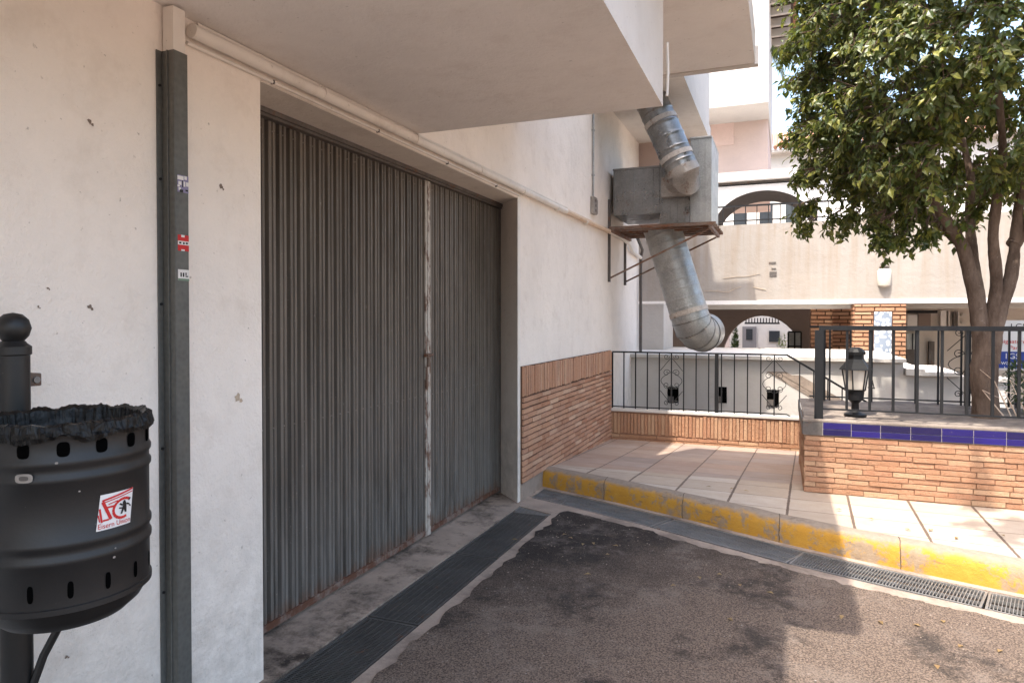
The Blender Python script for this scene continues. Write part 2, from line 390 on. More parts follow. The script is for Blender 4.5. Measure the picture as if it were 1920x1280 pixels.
# kerb: rounded profile swept along the foot line
prof = [(0,-.08),(.0,.02),(.006,.09),(.018,.13),(.04,.15),(.075,.157),(.135,.157),(.135,-.05)]
FD = dens(FOOT, 14); k = MB(); lines = [offs(FD, p[0]) for p in prof]
vs = []; n = len(FD)
for i in range(n):
    for j, p in enumerate(prof):
        jj = .006*mnoise.noise(Vector((FD[i][0]*6, FD[i][1]*6, j*.7)))
        vs.append((lines[j][i][0], lines[j][i][1]+jj, p[1]+jj*.8))
q = len(prof)
k.add(vs, [(i*q+j, (i+1)*q+j, (i+1)*q+j+1, i*q+j+1) for i in range(n-1) for j in range(q-1)]+[tuple(range(q))])
k.build('kerb', kerb_m, smooth=True, kind='structure')
# patio: pale strip of tiles behind the kerb, pinker tiles falling away behind
ang = math.atan2(4.625-5.29, .70+.82)
tile_a = m_tile('pale_tiles', R(-2), .41, .355, [(.36,.29,.225), (.42,.35,.28), (.45,.385,.32), (.38,.30,.225)], .009, .006, (.14, .12))
tile_b = m_tile('pink_tiles', R(-2), .41, .30, [(.34,.235,.18), (.37,.28,.22), (.32,.225,.175), (.38,.295,.24), (.24,.19,.165)], .006, .004, (.14, .0))
kb = offs(FOOT, .132); yb = 6.12
p = MB()
for i in range(len(kb)-1):
    (x0,y0),(x1,y1) = kb[i],kb[i+1]
    p.add([(x0,y0,.153),(x1,y1,.153),(x1,yb,.125),(x0,yb,.125)], [(0,1,2,3)])
p.build('pavement', tile_a, kind='structure')
p = MB(); p.add([(-2.05,yb,.1245),(.4,yb,.1245),(.4,8.4,0),(-2.05,8.4,0),(-2.05,yb,-.05),(.4,yb,-.05)], [(0,1,2,3)])
p.build('patio', tile_b, kind='structure')

# ------------------------------------------------------------ drain grates (each one can be lifted out)
def grate_mesh(name, L, W, pitch, bar_t, along):
    b = MB()
    b.box((0,0,-.03),(L,.012,0)); b.box((0,W-.012,-.03),(L,W,0)); b.box((0,.012,-.03),(.012,W-.012,0)); b.box((L-.012,.012,-.03),(L,W-.012,0))
    f = b; d = MB(); k = pitch
    while k < L-.014: d.box((k,.0125,-.024 if pitch < .015 else -.013),(k+bar_t,W-.0125,-.003)); k += pitch
    for i in range(1, along): y = W*i/along; d.box((.0125,y-.0015,-.022),(L-.0125,y+.0015,-.0025))
    return f, d
def make_grate(mat_f, L, W, pitch, bt, along, label, group):
    r = thing('drain_grate', label, 'drain grate', (0,0,0), group); f, d = grate_mesh('', L, W, pitch, bt, along)
    f.build('frame', mat_f, r); d.build('grid_bars', mat_f, r); return r
gm1 = m_galv('grate_dark', (.105, .10, .095), .4, .5, .05); gm2 = m_galv('grate_zinc', (.24, .235, .23), .5, .45, .05)
def put(src, loc, rz, label):
    global used
    if src.name in used:
        r = src.copy(); COL.objects.link(r)
        for ch in src.children:
            c2 = ch.copy(); COL.objects.link(c2); c2.parent = r
    else: r = src; used.add(src.name)
    r.location = loc; r.rotation_euler = (0,0,rz); r['label'] = label; return r
used = set()
ga = make_grate(gm1, .985, .29, .0125, .0045, 8, 'x', 'grates of the drain in front of the garage door')
ends = [(1.93,'dark drain grate nearest the viewer, cut off by the bottom of the photo'),
        (2.93,'dark drain grate in front of the wide door leaf, second from the yellow kerb'),
        (3.93,'grey dusty drain grate in front of the narrow right door leaf')]
for y, lb in ends: put(ga, (-1.655, y, -.004), R(90), lb)
# last short piece in the corner
gs = make_grate(gm2, .48, .29, .0125, .0045, 8, 'short zinc drain grate in the corner where the two drains meet', 'x'); del gs['group']
gs.location = (-1.655, 4.93, -.004); gs.rotation_euler = (0,0,R(90))
gb = make_grate(gm2, .985, .275, .0165, .0045, 3, 'x', 'grates of the drain along the yellow kerb')
acc = 0; s0 = -.55+0; pts = offs(FOOT, -.335)
def along_line(pl, s):
    for a, b in zip(pl[:-1], pl[1:]):
        L = math.dist(a, b)
        if s <= L: return (a[0]+(b[0]-a[0])*s/L, a[1]+(b[1]-a[1])*s/L)
        s -= L
    return pl[-1]
klab = ['zinc drain grate along the yellow kerb, the farthest, ending at the brick plinth',
        'zinc drain grate along the middle of the yellow kerb, second from the wall',
        'third zinc drain grate from the wall along the yellow kerb',
        'zinc drain grate along the yellow kerb at the right edge of the photo']
for i in range(4):
    a0 = along_line(pts, .38+i*1.0); a1 = along_line(pts, .38+i*1.0+.99)
    put(gb, (a0[0], a0[1], -.004-.0006*i), math.atan2(a1[1]-a0[1], a1[0]-a0[0]), klab[i])
gs2 = make_grate(gm2, .34, .275, .0165, .0045, 3, 'narrow end piece of drain grate against the foot of the garage pillar', 'x'); del gs2['group']
a0 = along_line(pts, .03); a1 = along_line(pts, .37); gs2.location = (a0[0], a0[1], -.0046); gs2.rotation_euler = (0,0,math.atan2(a1[1]-a0[1], a1[0]-a0[0]))

# ------------------------------------------------------------ garage building
B = thing('garage_building', 'cream plastered building with corrugated garage doors under a low grey balcony slab', 'building', (-2,3,0))
DX = -2.28; Y0, Y1 = 2.24, 5.167; ZT = 2.48
w_ = MB()
w_.box((-2.6,-4,-.1),(-2,Y0,4.1)); w_.box((-7,-4,-.1),(-6.9,10.2,4.1)); w_.box((-2.6,Y0,ZT),(-2.0,Y1,4.1))
w_.build('wall', wall_m, B)
w_ = MB(); w_.poly([(-2,Y1),(-2,10.18),(-2.6,10.18),(-2.6,5.47),(DX-.02,5.47)], -.1, 4.1); w_.build('wall', wall_m, B)
# reveal skim on the pillar by the right leaf, and lintel soffit
w_ = MB(); e = .004
w_.add([(-2+e,Y1-e,-.05),(DX,5.466-e*2,-.05),(DX,5.466-e*2,ZT),(-2+e,Y1-e,ZT)], [(0,3,2,1)])
w_.add([(-2+e,Y1-e,-.05),(-2+e,Y1-e,2.56),(-2+e,Y1+.06,2.56),(-2+e,Y1+.06,-.05)], [(0,3,2,1)])
w_.build('door_reveal', reveal_m, B)
w_ = MB(); w_.box((DX-.02,Y0,ZT-.006),(-2.002,Y1+.25,ZT-.001)); w_.build('lintel', lintel_m, B)
w_ = MB(); w_.box((-2.001,Y1+.06,-.05),(-1.988,5.80,.135)); w_.build('concrete_skirting', conc_m, B)
# hidden interior
w_ = MB(); w_.box((-3.4,2.0,-.1),(-3.3,5.7,2.6)); w_.build('inner_wall', black_hole, B)
# balcony slab with parapet over the doors
w_ = MB(); w_.box((-2,-4,2.58),(-.572,3.53,3.74)); o = w_.build('balcony_slab', [soff_m, fascia_m], B)
def split_faces(o):
    for pl in o.data.polygons: pl.material_index = 0 if pl.normal.z < -.5 else 1
split_faces(o)
# upper overhang
w_ = MB(); w_.box((-.56,2.15,3.3),(-.19,5.13,3.52)); w_.box((-2,3.56,3.3),(-.5601,5.13,3.5202))
o = w_.build('upper_overhang', [soff_m, fascia_m], B); split_faces(o)
w_ = MB(); w_.box((-2.001,3.9,3.521),(-.56,5.10,6.75)); w_.build('upper_shade_mass', white_m, B)  # unseen mass added above the overhang to shade the patio
w_ = MB(); w_.box((-2,5.13,3.29),(-.17,5.19,3.42)); w_.build('drip_edge', fascia_m, B)
w_ = MB(); w_.box((-7,-4,4.1),(-2.002,7.0,4.95)); w_.box((-7,7.002,4.1),(-2.004,10.3,8.0)); w_.box((-2.0039,7.4,4.3),(-1.02,10.46,5.7)); w_.build('upper_storey', white_m, B)
w_ = MB(); w_.box((-2.3,7.3,4.1),(-1.0,10.48,4.3)); o = w_.build('rear_balcony', [pvc_m, white_m], B); split_faces(o)
w_ = MB(); w_.box((-1.0,8.9,5.05),(-.995,9.5,5.22)); w_.build('air_slot', black_hole, B)
w_ = MB(); w_.box((-2.6,10.18,2.85),(-1.02,10.3,4.1)); w_.build('rear_wall', pink_m, B)
# small holes and chipped spots in the plaster
def blob(mb, c, u, v, r, seed, n=9):
    c = Vector(c); vs = [c+ (u*math.cos(2*math.pi*i/n)+v*math.sin(2*math.pi*i/n))*r*(.6+.8*random.random()) for i in range(n)]
    mb.add(vs, [tuple(range(n))])
chip_m = m_simple('exposed_render', (.20, .15, .12), .95, var=.4, sc=80)
chip_l = m_simple('scuffed_render', (.46, .37, .28), .95, var=.4, sc=80)
random.seed(3)
for (x, y, r, mt) in [(168,228,.011,chip_m),(168,575,.010,chip_m),(90,540,.005,chip_m),(415,350,.012,chip_m),(445,745,.022,chip_l),(125,1230,.007,chip_m),(72,575,.005,chip_m),(1450,0,0,None)]:
    if r:
        b = MB(); pt = at(x, y, X=-1.9985); blob(b, pt, Vector((0,1,0)), Vector((0,0,1)), r*.7, x); blob(b, pt+Vector((.0005,.8*r,-.7*r)), Vector((0,1,0)), Vector((0,0,1)), r*.4, x)
        b.build('chipped_plaster', mt, B)

# brick plinth
def brick_box(mb, c, hu, hv, hn):
    mb.obox(c, hu, hv, hn)
def bricks(mb, o, U, V, N, lu, lv, bw, bh, j, depth, bond=.5, jit=.003, cut=None):
    U = Vector(U); V = Vector(V); N = Vector(N); o = Vector(o); r = 0; v = 0
    while v < lv-.4*bh:
        h = min(bh, lv-v); u = -bw*(bond*(r % 2))+random.uniform(-.05,.05)*bw*(bond > 0)
        while u < lu:
            L = bw*random.uniform(.9, 1.08); a = max(u, 0); b_ = min(u+L, lu)
            if b_-a > .015:
                c = o+U*((a+b_)/2)+V*(v+h/2)+V*random.uniform(-jit,jit)*.6+N*(depth/2+random.uniform(-jit,jit))
                tw = random.uniform(-.012,.012)
                mb.obox(c, (U+V*tw).normalized()*((b_-a-j)/2), V*((h-j)/2*random.uniform(.93,1.03)), N*depth/2)
            u += L
        v += bh; r += 1
random.seed(11)
PY0, PY1 = 5.225, 8.35
b = MB(); b.box((-2.0005,PY0+.004,.14),(-1.984,PY1,1.106)); b.box((-2.0004,5.8,-.05),(-1.985,PY1,.1401)); b.build('plinth_mortar', mortar_m, B)
b = MB(); bricks(b, (-1.99,PY0,-.02+.162), (0,1,0), (0,0,1), (1,0,0), 3.125, .708, .235, .0475, .010, .02)
bricks(b, (-1.99,5.82,-.05), (0,1,0), (0,0,1), (1,0,0), 2.53, .19, .235, .0475, .010, .02)
bricks(b, (-1.99,PY0,.853), (0,1,0), (0,0,1), (1,0,0), 3.125, .255, .042, .255, .011, .02, bond=0, jit=.0055)
b.build('brick_plinth', brick_old, B, bevel=.0015)

# garage door leaves
def corr(y0, y1, z0, z1, x, pitch=.0755, dep=.034):
    mb = MB(); ys = []; y = y0
    seq = [(0,0),(.16,0),(.27,1),(.52,1),(.57,.72),(.63,.72),(.68,1),(.90,1)]
    i = 0
    while y < y1:
        for (t, d) in seq:
            yy = y+t*pitch
            if yy <= y1: ys.append((yy, x+(d-.5)*dep))
        y += pitch
    ys.append((y1, ys[-1][1])); n = len(ys); zs = [z0+(z1-z0)*k/6 for k in range(7)]
    vs = [(xx+.0015*mnoise.noise(Vector((yy*3, z*2, 1))), yy, z) for z in zs for (yy, xx) in ys]
    mb.add(vs, [(k*n+i, k*n+i+1, (k+1)*n+i+1, (k+1)*n+i) for k in range(6) for i in range(n-1)])
    return mb
YM = 4.12
L1 = corr(Y0-.05, YM-.022, .045, 2.435, DX).build('door_leaf', door_m, B)
L1['label'] = 'wide left door leaf of stained corrugated steel'
L2 = corr(YM+.045, 5.40, .045, 2.435, DX).build('door_leaf', door_m, B)
L2['label'] = 'narrow right door leaf of corrugated steel'
x1 = DX+.014
for L, ya, yb_, z in ((L1, Y0-.05, YM-.032, 0), (L2, YM+.047, 5.43, 0)):
    MB().box((x1-.03,ya,.022),(x1+.012,yb_,.056)).build('bottom_rail', rail_m, L)
    y = math.ceil((ya+.2)/.0755)*.0755
    yy = (Y0-.05 if L is L1 else YM+.045)+.68*.0755
    while yy < yb_-.03:
        for zz in (.975, 2.39):
            MB().obox((x1-.001, yy, zz), Vector((.002,0,0)), Vector((0,.0035,0)), Vector((0,0,.0035))).build('rivet', galv_old, L)
        yy += .0755
MB().box((x1-.03,YM-.022,.0125),(x1+.012,YM-.003,2.436)).build('stile', stile_m, L1)
MB().box((x1-.03,YM+.004,.0125),(x1+.013,YM+.045,2.4365)).build('stile', stile_m, L2)
lk = MB(); lk.box((x1+.014,YM-.05,1.24),(x1+.03,YM+.04,1.262)); lk.tube([(x1+.035,YM-.045,1.251),(x1+.035,YM+.035,1.251)], .008, 8)
lk.box((x1+.0142,YM-.028,1.02),(x1+.022,YM-.008,1.17)); lk.box((x1+.013,YM-.012,1.17),(x1+.028,YM+.012,1.235)); lk.build('bolt_latch', rusty_m, L1)
fr = MB(); fr.box((DX-.03,Y0-.1,2.436),(DX+.05,5.45,2.4735)); fr.box((DX-.03,5.402,.0),(DX+.03,5.45,2.4355)); fr.box((DX+.05,Y0-.1,2.45),(DX+.062,5.45,2.4732))
fr.build('door_frame', frame_m, B)

# ------------------------------------------------------------ pipes and steel channel on the wall
P = thing('wall_pipe', 'white painted water pipe running under the balcony slab and along the wall', 'pipe', (-1.97,5,2.52))
b = MB(); b.tube([(-1.968,1.86,2.527),(-1.968,3.6,2.53),(-1.968,6.4,2.545)], .026, 12); b.build('pipe', pvc_m, P, smooth=True)
b = MB(); b.tube([(-1.968,6.4,2.545),(-1.968,8.2,2.56)], .0262, 12); b.build('pipe', pipe_rust, P, smooth=True)['label'] = 'rust stained stretch of pipe'
b = MB(); b.tube([(-1.968,8.2,2.56),(-1.968,8.9,2.55),(-1.955,9.3,2.52),(-1.955,9.5,2.44),(-1.955,10.1,2.40)], .0255, 10); b.build('pipe', pvc_m, P, smooth=True)
for y in (2.6, 3.45, 4.35, 5.2, 6.1, 7.1):
    MB().tube([(-1.968,y,2.532),(-1.968,y+.02,2.532)], .0305, 12).build('pipe_clip', pvc_m, P, smooth=True)
    MB().box((-1.998,y+.004,2.565),(-1.985,y+.016,2.585) if False else (-1.985,y+.016,2.572)).build('clip_screw', frame_m, P)
P2 = thing('cable_conduit', 'thin white conduit squeezed against the slab above the thick pipe', 'conduit', (-1.98,3,2.57))
MB().tube([(-1.985,1.9,2.566),(-1.985,3.52,2.568)], .009, 8).build('tube', pvc_m, P2, smooth=True)
MB().tube([(-1.985,3.52,2.568),(-1.988,6.5,2.592)], .009, 8).build('tube', pvc_m, P2, smooth=True)
P3 = thing('cable_conduit', 'thin white conduit running just below the thick pipe over the door', 'conduit', (-1.98,3,2.49))
MB().tube([(-1.99,1.86,2.487),(-1.99,5.2,2.496)], .008, 8).build('tube', pvc_m, P3, smooth=True)
for y in (2.3, 3.1, 3.9, 4.7): MB().box((-1.998,y,2.480),(-1.981,y+.007,2.496)).build('clip', frame_m, P3)
C = thing('steel_channel', 'tall galvanised steel cable channel fixed to the cream wall left of the doors', 'cable channel', (-1.97,1.78,0))
b = MB(); b.box((-1.998,1.757,-.02),(-1.94,1.760,2.42)); b.box((-1.943,1.7601,-.02),(-1.9398,1.815,2.42)); b.box((-1.998,1.812,-.02),(-1.9432,1.815,2.42))
b.box((-1.9985,1.735,-.02),(-1.995,1.7569,2.42)); b.box((-1.970,1.752,-.02),(-1.965,1.7569,2.42))
b.build('channel', chan_m, C, bevel=.001)
MB().box((-1.994,1.76,2.4205),(-1.945,1.812,2.572)).build('cap_box', pvc_m, C, bevel=.002)
for z in (.55, 1.05, 1.55, 1.98, 2.3): MB().tube([(-1.995,1.746,z),(-1.9905,1.746,z)], .005, 8).build('screw', iron_m, C)
def sticker(x, y0, y1, z0, z1, layers, name, lab):
    o = MB().box((x,y0,z0),(x+.0006,y1,z1)).build('sticker', layers[0], C); o['label'] = lab
    for k, (mt, boxes) in enumerate(layers[1]):
        b = MB()
        for (a0, b0, a1, b1) in boxes: b.box((x+.0005, y0+(y1-y0)*a0, z0+(z1-z0)*b0), (x+.0010+.0002*k, y0+(y1-y0)*a1, z0+(z1-z0)*b1))
        b.build('sticker_print', mt, o)
wh_m = m_simple('sticker_white', (.70,.68,.66), .5, var=.05, bump=0); red_m = m_simple('sticker_red', (.50,.02,.02), .5, var=.1, bump=0)
pur_m = m_simple('sticker_violet', (.22,.20,.32), .5, var=.1, bump=0); grn_m = m_simple('sticker_green', (.16,.24,.17), .5, var=.1, bump=0); blk_m = m_simple('sticker_black', (.012,.012,.013), .5, var=.1, bump=0)
zz = lambda y: at(337, y, X=-1.94).z
sticker(-1.9396, 1.768, 1.8148, zz(360), zz(328), (pur_m, [(wh_m, [(.0,.72,.55,.95),(.62,.78,.85,.98),(.08,.42,.35,.62),(.55,.36,.7,.66),(.78,.4,1,.64),(.1,.1,.3,.26),(.0,.3,.2,.4)]), (blk_m, [(.42,.3,.5,.7),(.2,.0,.5,.16),(.72,.1,.95,.2)])]), '', 'small violet and white sticker')
sticker(-1.9396, 1.768, 1.8148, zz(470), zz(440), (red_m, [(wh_m, [(.0,.38,1,.62),(.3,.86,.6,1.0),(.3,.0,.6,.1)]), (blk_m, [(.1,.44,.3,.56),(.45,.42,.6,.56),(.7,.44,.9,.56)])]), '', 'small red and white sticker')
sticker(-1.9396, 1.768, 1.8148, zz(526), zz(505), (wh_m, [(grn_m, [(.0,.0,1,.2)]), (blk_m, [(.2,.35,.32,.72),(.42,.35,.55,.72),(.66,.35,.9,.46),(.66,.5,.76,.74)])]), '', 'small white sticker with a green edge')
# socket box and conduit on the far wall
J = thing('junction_box', 'grey socket box with a conduit rising above it on the far stretch of wall', 'electrical box', (-2,7.5,2.6))
MB().box((-2,7.42,2.67),(-1.955,7.56,2.86)).build('box', galv_old, J, bevel=.004)
MB().box((-2,7.565,2.69),(-1.965,7.63,2.85)).build('side_box', galv_old, J, bevel=.004)
for z in (2.71,2.765,2.82): MB().tube([(-1.957,7.49,z),(-1.951,7.49,z)], .017, 12).build('socket', frame_m, J)
MB().tube([(-1.985,7.49,2.86),(-1.985,7.49,4.09)], .011, 8).build('conduit', galv_m, J, smooth=True)
for z in (3.1,3.6): MB().box((-1.999,7.472,z),(-1.970,7.508,z+.018)).build('clip', galv_m, J)

# ------------------------------------------------------------ air duct and its platform
A = thing('ventilation_duct', 'big galvanised ventilation duct with a sheet metal fan box on a wall platform', 'ventilation duct', (-1.4,8.6,2.6))
# ribbed sheet boxes
def ribbed(x0, x1, y, y2, z0, z1, pitch):
    b = MB(); b.box((x0,y+.006,z0),(x1,y2,z1)); x = x0+.02
    while x < x1-.01: b.box((x,y,z0+.01),(x+.012,y+.0061,z1-.01)); x += pitch
    b.box((x0-.006,y-.006,z1-.002),(x1+.004,y2,z1+.02)); return b
ribbed(-1.94,-1.375,8.27,9.15,2.76,3.31,.115).build('fan_box', galv_d, A, bevel=.003)
ribbed(-1.37,-1.02,8.25,9.15,2.63,3.33,.09).build('fan_box', galv_d, A, bevel=.003)
ribbed(-1.015,-.775,8.24,9.15,2.625,3.60,.07).build('side_panel_box', galv_m, A, bevel=.003)
b = MB(); b.box((-1.34,8.16,2.93),(-1.0,8.2495,3.16)); b.build('inlet_plate', galv_old, A, bevel=.004)
def duct(name, pts, r, mat, step=.1, amp=.006, n=28):
    P_ = [Vector(p) for p in pts]; out = []; rs = []; acc = 0
    for a, c2 in zip(P_[:-1], P_[1:]):
        L = (c2-a).length; k = max(2, int(L/.0125))
        for i in range(k):
            out.append(a.lerp(c2, i/k)); s = acc+L*i/k; rs.append(r+(amp if (s % step) < .016 else 0))
        acc += L
    out.append(P_[-1]); rs.append(r)
    b = MB(); b.tube(out, rs, n); return b.build(name, mat, A, smooth=True)
ax0 = at(1212,168,Y=8.0); ax1 = at(1278,316,Y=8.0); ax2 = Vector((-1.13,8.05,3.2)); 
duct('upper_duct', [ax0, ax1], .185, galv_d, .16)
dd = (ax1-ax0).normalized()
b = MB(); q0 = ax1-dd*.0; b.tube([q0, q0+dd*.06, q0+dd*.12+Vector((.0,.03,-.02)), Vector((-1.165,8.15,3.12)), Vector((-1.165,8.25,3.06))], [.187,.19,.178,.14,.125], 28); b.build('upper_elbow', galv_old, A, smooth=True)
tape_m = m_galv('seam_tape', (.50,.45,.40), .2, .7, .12)
Ld = (ax1-ax0).length
for t in (.42, .86):
    c0 = ax0+dd*(Ld*t); MB().tube([c0-dd*.028, c0+dd*.028], .193, 28).build('seam_band', tape_m, A, smooth=True)
lo0 = at(1248,440,Y=8.85); lo0 = at(1240,424,Y=8.8); lo1 = at(1291,585,Y=8.8)
duct('lower_duct', [lo0, lo1], .235, galv_m, .12, .004)
dl = (lo1-lo0).normalized()
MB().tube([lo1-dl*.03, lo1+dl*.03], .244, 28).build('seam_band', tape_m, A, smooth=True)
e = [lo1+dl*.03, lo1+dl*.10, lo1+dl*.19+Vector((.0,.02,0)), lo1+dl*.26+Vector((.03,.09,0)), lo1+dl*.29+Vector((.06,.20,.01)), lo1+dl*.29+Vector((.10,.38,.03))]
MB().tube(e, [.235,.238,.236,.236,.233,.235], 28).build('lower_elbow', galv_m, A, smooth=True)
for i in (1, 2, 3, 4):
    d_ = (e[min(i+1,5)]-e[i-1]).normalized(); MB().tube([e[i]-d_*.006, e[i]+d_*.006], .243, 28).build('elbow_seam', galv_d, A, smooth=True)
pf = thing('wall_platform', 'rusty steel bracket platform carrying the fan box high on the wall', 'wall bracket', (-2,8.3,2.5))
PZ = 2.60
b = MB()
for y in (8.2, 8.42, 8.64, 8.86, 9.08, 9.22): b.bar((-1.97,y,PZ),(-.72,y,PZ), .035)
b.bar((-1.93,8.18,PZ-.036),(-1.93,9.24,PZ-.036), .035); b.bar((-.78,8.18,PZ-.036),(-.78,9.24,PZ-.036), .035); b.build('deck_bars', rusty_m, pf)
for y in (8.262, 9.17):
    b = MB(); b.bar((-1.985,y,1.95),(-1.985,y,2.96 if y < 9 else 2.72), .03); b.build('wall_upright', frame_m, pf)
    b = MB(); b.bar((-1.97,y,2.0),(-.80,y,PZ-.055), .02); b.build('brace', rusty_m, pf)
dp = thing('drain_pipe', 'thin grey downpipe turning round the far corner of the wall', 'pipe', (-1.96,10.1,1.2))
MB().tube([(-1.9,9.6,2.62),(-1.9,9.95,2.50),(-1.955,10.12,2.40),(-1.955,10.12,1.0)], .022, 10).build('pipe', frame_m, dp, smooth=True)
hp = thing('cable', 'short white cable stub on the outer corner of the balcony slab', 'cable', (-.53,3.56,3.0))
MB().tube([(-.552,3.537,2.90),(-.548,3.54,2.75),(-.552,3.537,2.63)], .007, 6).build('cable_run', pvc_m, hp)

# ------------------------------------------------------------ litter bin
bc = Vector((-1.60, 1.125, 0)); BR = .178
bt = thing('litter_bin', 'black metal litter bin with round vent holes and a red and white sticker', 'litter bin', (bc.x, bc.y, 0))
zt, zb = 1.252, .855
prof = [(.02,.775),(.08,.783),(.13,.80),(.158,.825),(BR-.004,zb-.002),(BR+.004,zb),(BR+.004,zb+.012),(BR,zb+.014),(BR,.955),(BR+.0045,.962),(BR+.0045,.972),(BR,.979),(BR,.992),(BR+.0045,.999),(BR+.0045,1.009),(BR,1.016),
        (BR,1.135),(BR+.0045,1.142),(BR+.0045,1.152),(BR,1.159),(BR,1.172),(BR+.0045,1.179),(BR+.0045,1.189),(BR,1.196),(BR,zt-.008),(BR+.005,zt),(BR-.006,zt+.002),(BR-.008,1.0),(.02,.9)]
b = MB(); b.lathe(bc, prof, 72); body = b.build('body', bin_m, bt, smooth=True)
def wrap(a, z, r=BR+.0012): return bc+Vector((r*math.cos(a), r*math.sin(a), z))
def oval(mb, a, z, wd, ht, r=BR+.0010, n=16):
    vs = []
    for i in range(n):
        t = 2*math.pi*i/n; cx, cy = math.cos(t), math.sin(t)
        px = math.copysign(abs(cx)**.7, cx)*wd; pz = math.copysign(abs(cy)**.6, cy)*ht; vs.append(wrap(a+px/BR, z+pz, r))
    mb.add(vs, [tuple(range(n))])
acam = math.atan2(-bc.y, -bc.x)         # azimuth from the bin to the viewer
for i in range(16):
    a_ = acam+R(-80+i*24)+.12; b = MB(); oval(b, a_, 1.215, .0125, .0165); b.build('vent_hole', black_hole, body)
    b = MB(); oval(b, a_+.06, .905, .006, .019); b.build('drain_slot', black_hole, body)
b = MB(); oval(b, acam+R(-24), 1.158, .017, .010, BR+.006); lp = b.build('lock_plate', galv_old, body); b = MB(); oval(b, acam+R(-24), 1.158, .009, .005, BR+.0068); b.build('keyhole', frame_m, lp)
# sticker wrapped on the drum
SA = acam+R(33); SW, SH = .082, .080; SZ = 1.022
def stq(mb, pts, lift):
    vs = []
    for (u, v) in pts:
        sk = v*.10
        vs.append(wrap(SA+(u*SW-.5*SW+ (v-.5)*.010)/BR, SZ+v*SH+u*.0, BR+.0015+lift))
    mb.add(vs, [tuple(range(len(vs)))])
b = MB()
for i in range(8): stq(b, [(i/8,0),((i+1)/8,0),((i+1)/8,1),(i/8,1)], 0)
stk = b.build('sticker', wh_m, body)
b = MB()
def band(mb, p0, p1, wd, n=8, lift=.0008):
    (u0,v0),(u1,v1) = p0,p1; L = math.hypot(u1-u0,v1-v0); nx, ny = -(v1-v0)/L*wd/2, (u1-u0)/L*wd/2
    for i in range(n):
        a_, c_ = i/n, (i+1)/n
        q = [(u0+(u1-u0)*t+sx*nx, v0+(v1-v0)*t+sx*ny) for t, sx in ((a_,-1),(c_,-1),(c_,1),(a_,1))]; stq(mb, q, lift)
band(b, (.06,.83), (.98,.99), .055); band(b, (.10,.77), (.98,.91), .03); band(b, (.08,.80), (.36,.27), .085); band(b, (.20,.62), (.44,.62), .055)
band(b, (.02,.62), (.12,.22), .05); band(b, (.0,.45), (.06,.25), .03); band(b, (.14,.27), (.30,.27), .05); band(b, (.24,.70),(.50,.75), .03)
prev = None
for i in range(15):
    t = R(50+i*17.5); q = (.70+.30*math.cos(t), .50+.27*math.sin(t))
    if prev: band(b, prev, q, .075, 2)
    prev = q
b.build('print_red', red_m, stk)
b = MB()   # small standing bear
for pl in ([(.62,.34),(.68,.34),(.72,.46),(.76,.36),(.82,.36),(.80,.52),(.78,.62),(.74,.70),(.70,.72),(.66,.66),(.68,.58),(.66,.48)],
           [(.56,.62),(.66,.56),(.68,.60),(.58,.66)], [(.56,.50),(.68,.48),(.68,.52),(.57,.54)], [(.78,.58),(.88,.54),(.90,.58),(.80,.62)], [(.84,.70),(.90,.76),(.93,.72),(.87,.66)], [(.88,.52),(.95,.48),(.95,.52),(.9,.56)]):
    stq(b, pl, .0012)
b.build('print_black', blk_m, stk)
v, f = text_geo('Eisern Union', 1); mxw = max(p[0] for p in v); b = MB()
vs = [wrap(SA+((p[0]/mxw*.94+.03)*SW-.5*SW-.0045)/BR, SZ+(.05+p[1]*.21)*SH, BR+.0027) for p in v]; b.add(vs, f); b.build('lettering', red_m, stk)
# wear spots
for (a_, z_, s_) in ((R(-5),1.187,.003),(R(8),1.12,.002),(R(30),.955,.003),(R(31),.975,.002)): b = MB(); oval(b, acam+a_, z_, s_, s_*.8, BR+.0052); b.build('scratch', galv_old, body)
# post with ball finial, bracket
pc = Vector((-1.84, 1.16, 0))
b = MB(); b.lathe(pc, [(.036,-.02),(.036,1.405),(.040,1.408),(.040,1.428),(.030,1.436),(.026,1.442)], 24, caps=True); b.build('post', bin_m, bt, smooth=True)
b = MB(); b.lathe(pc, [(.001,1.436),(.02,1.438),(.034,1.455),(.040,1.475),(.034,1.497),(.02,1.511),(.001,1.515)], 24); b.build('ball_finial', bin_m, bt, smooth=True)
b = MB(); b.bar(pc+Vector((.03,0,1.1)), bc+Vector((-.17,0,1.1)), .03, .05); b.bar(pc+Vector((.03,0,.9)), bc+Vector((-.17,0,.9)), .03, .05)
b.build('mount_arms', bin_m, bt)
dv = Vector((.35,.94,0)).normalized()
b = MB(); b.tube([pc+dv*.03+Vector((0,0,z)) for z in ()] or [pc+Vector((.03,.0,.50)), pc+Vector((.05,.035,.62)), pc+Vector((.085,.07,.72)), pc+Vector((.14,.09,.79)), pc+Vector((.2,.1,.83))], .010, 8)
b.tube([pc+Vector((.035,.0,.74)), pc+Vector((.07,.04,.745)), pc+Vector((.10,.07,.76))], .007, 8); b.build('scroll_bracket', bin_m, bt, smooth=True)
wb = MB(); cpt = at(64, 712, X=-1.86); wb.box((-1.9985,cpt.y-.02,cpt.z-.017),(-1.862,cpt.y+.022,cpt.z+.017)); wb.build('wall_clamp', rusty_m, bt, bevel=.003)
MB().tube([(-1.862,cpt.y+.006,cpt.z),(-1.856,cpt.y+.006,cpt.z)], .009, 10).build('clamp_bolt', galv_old, bt)
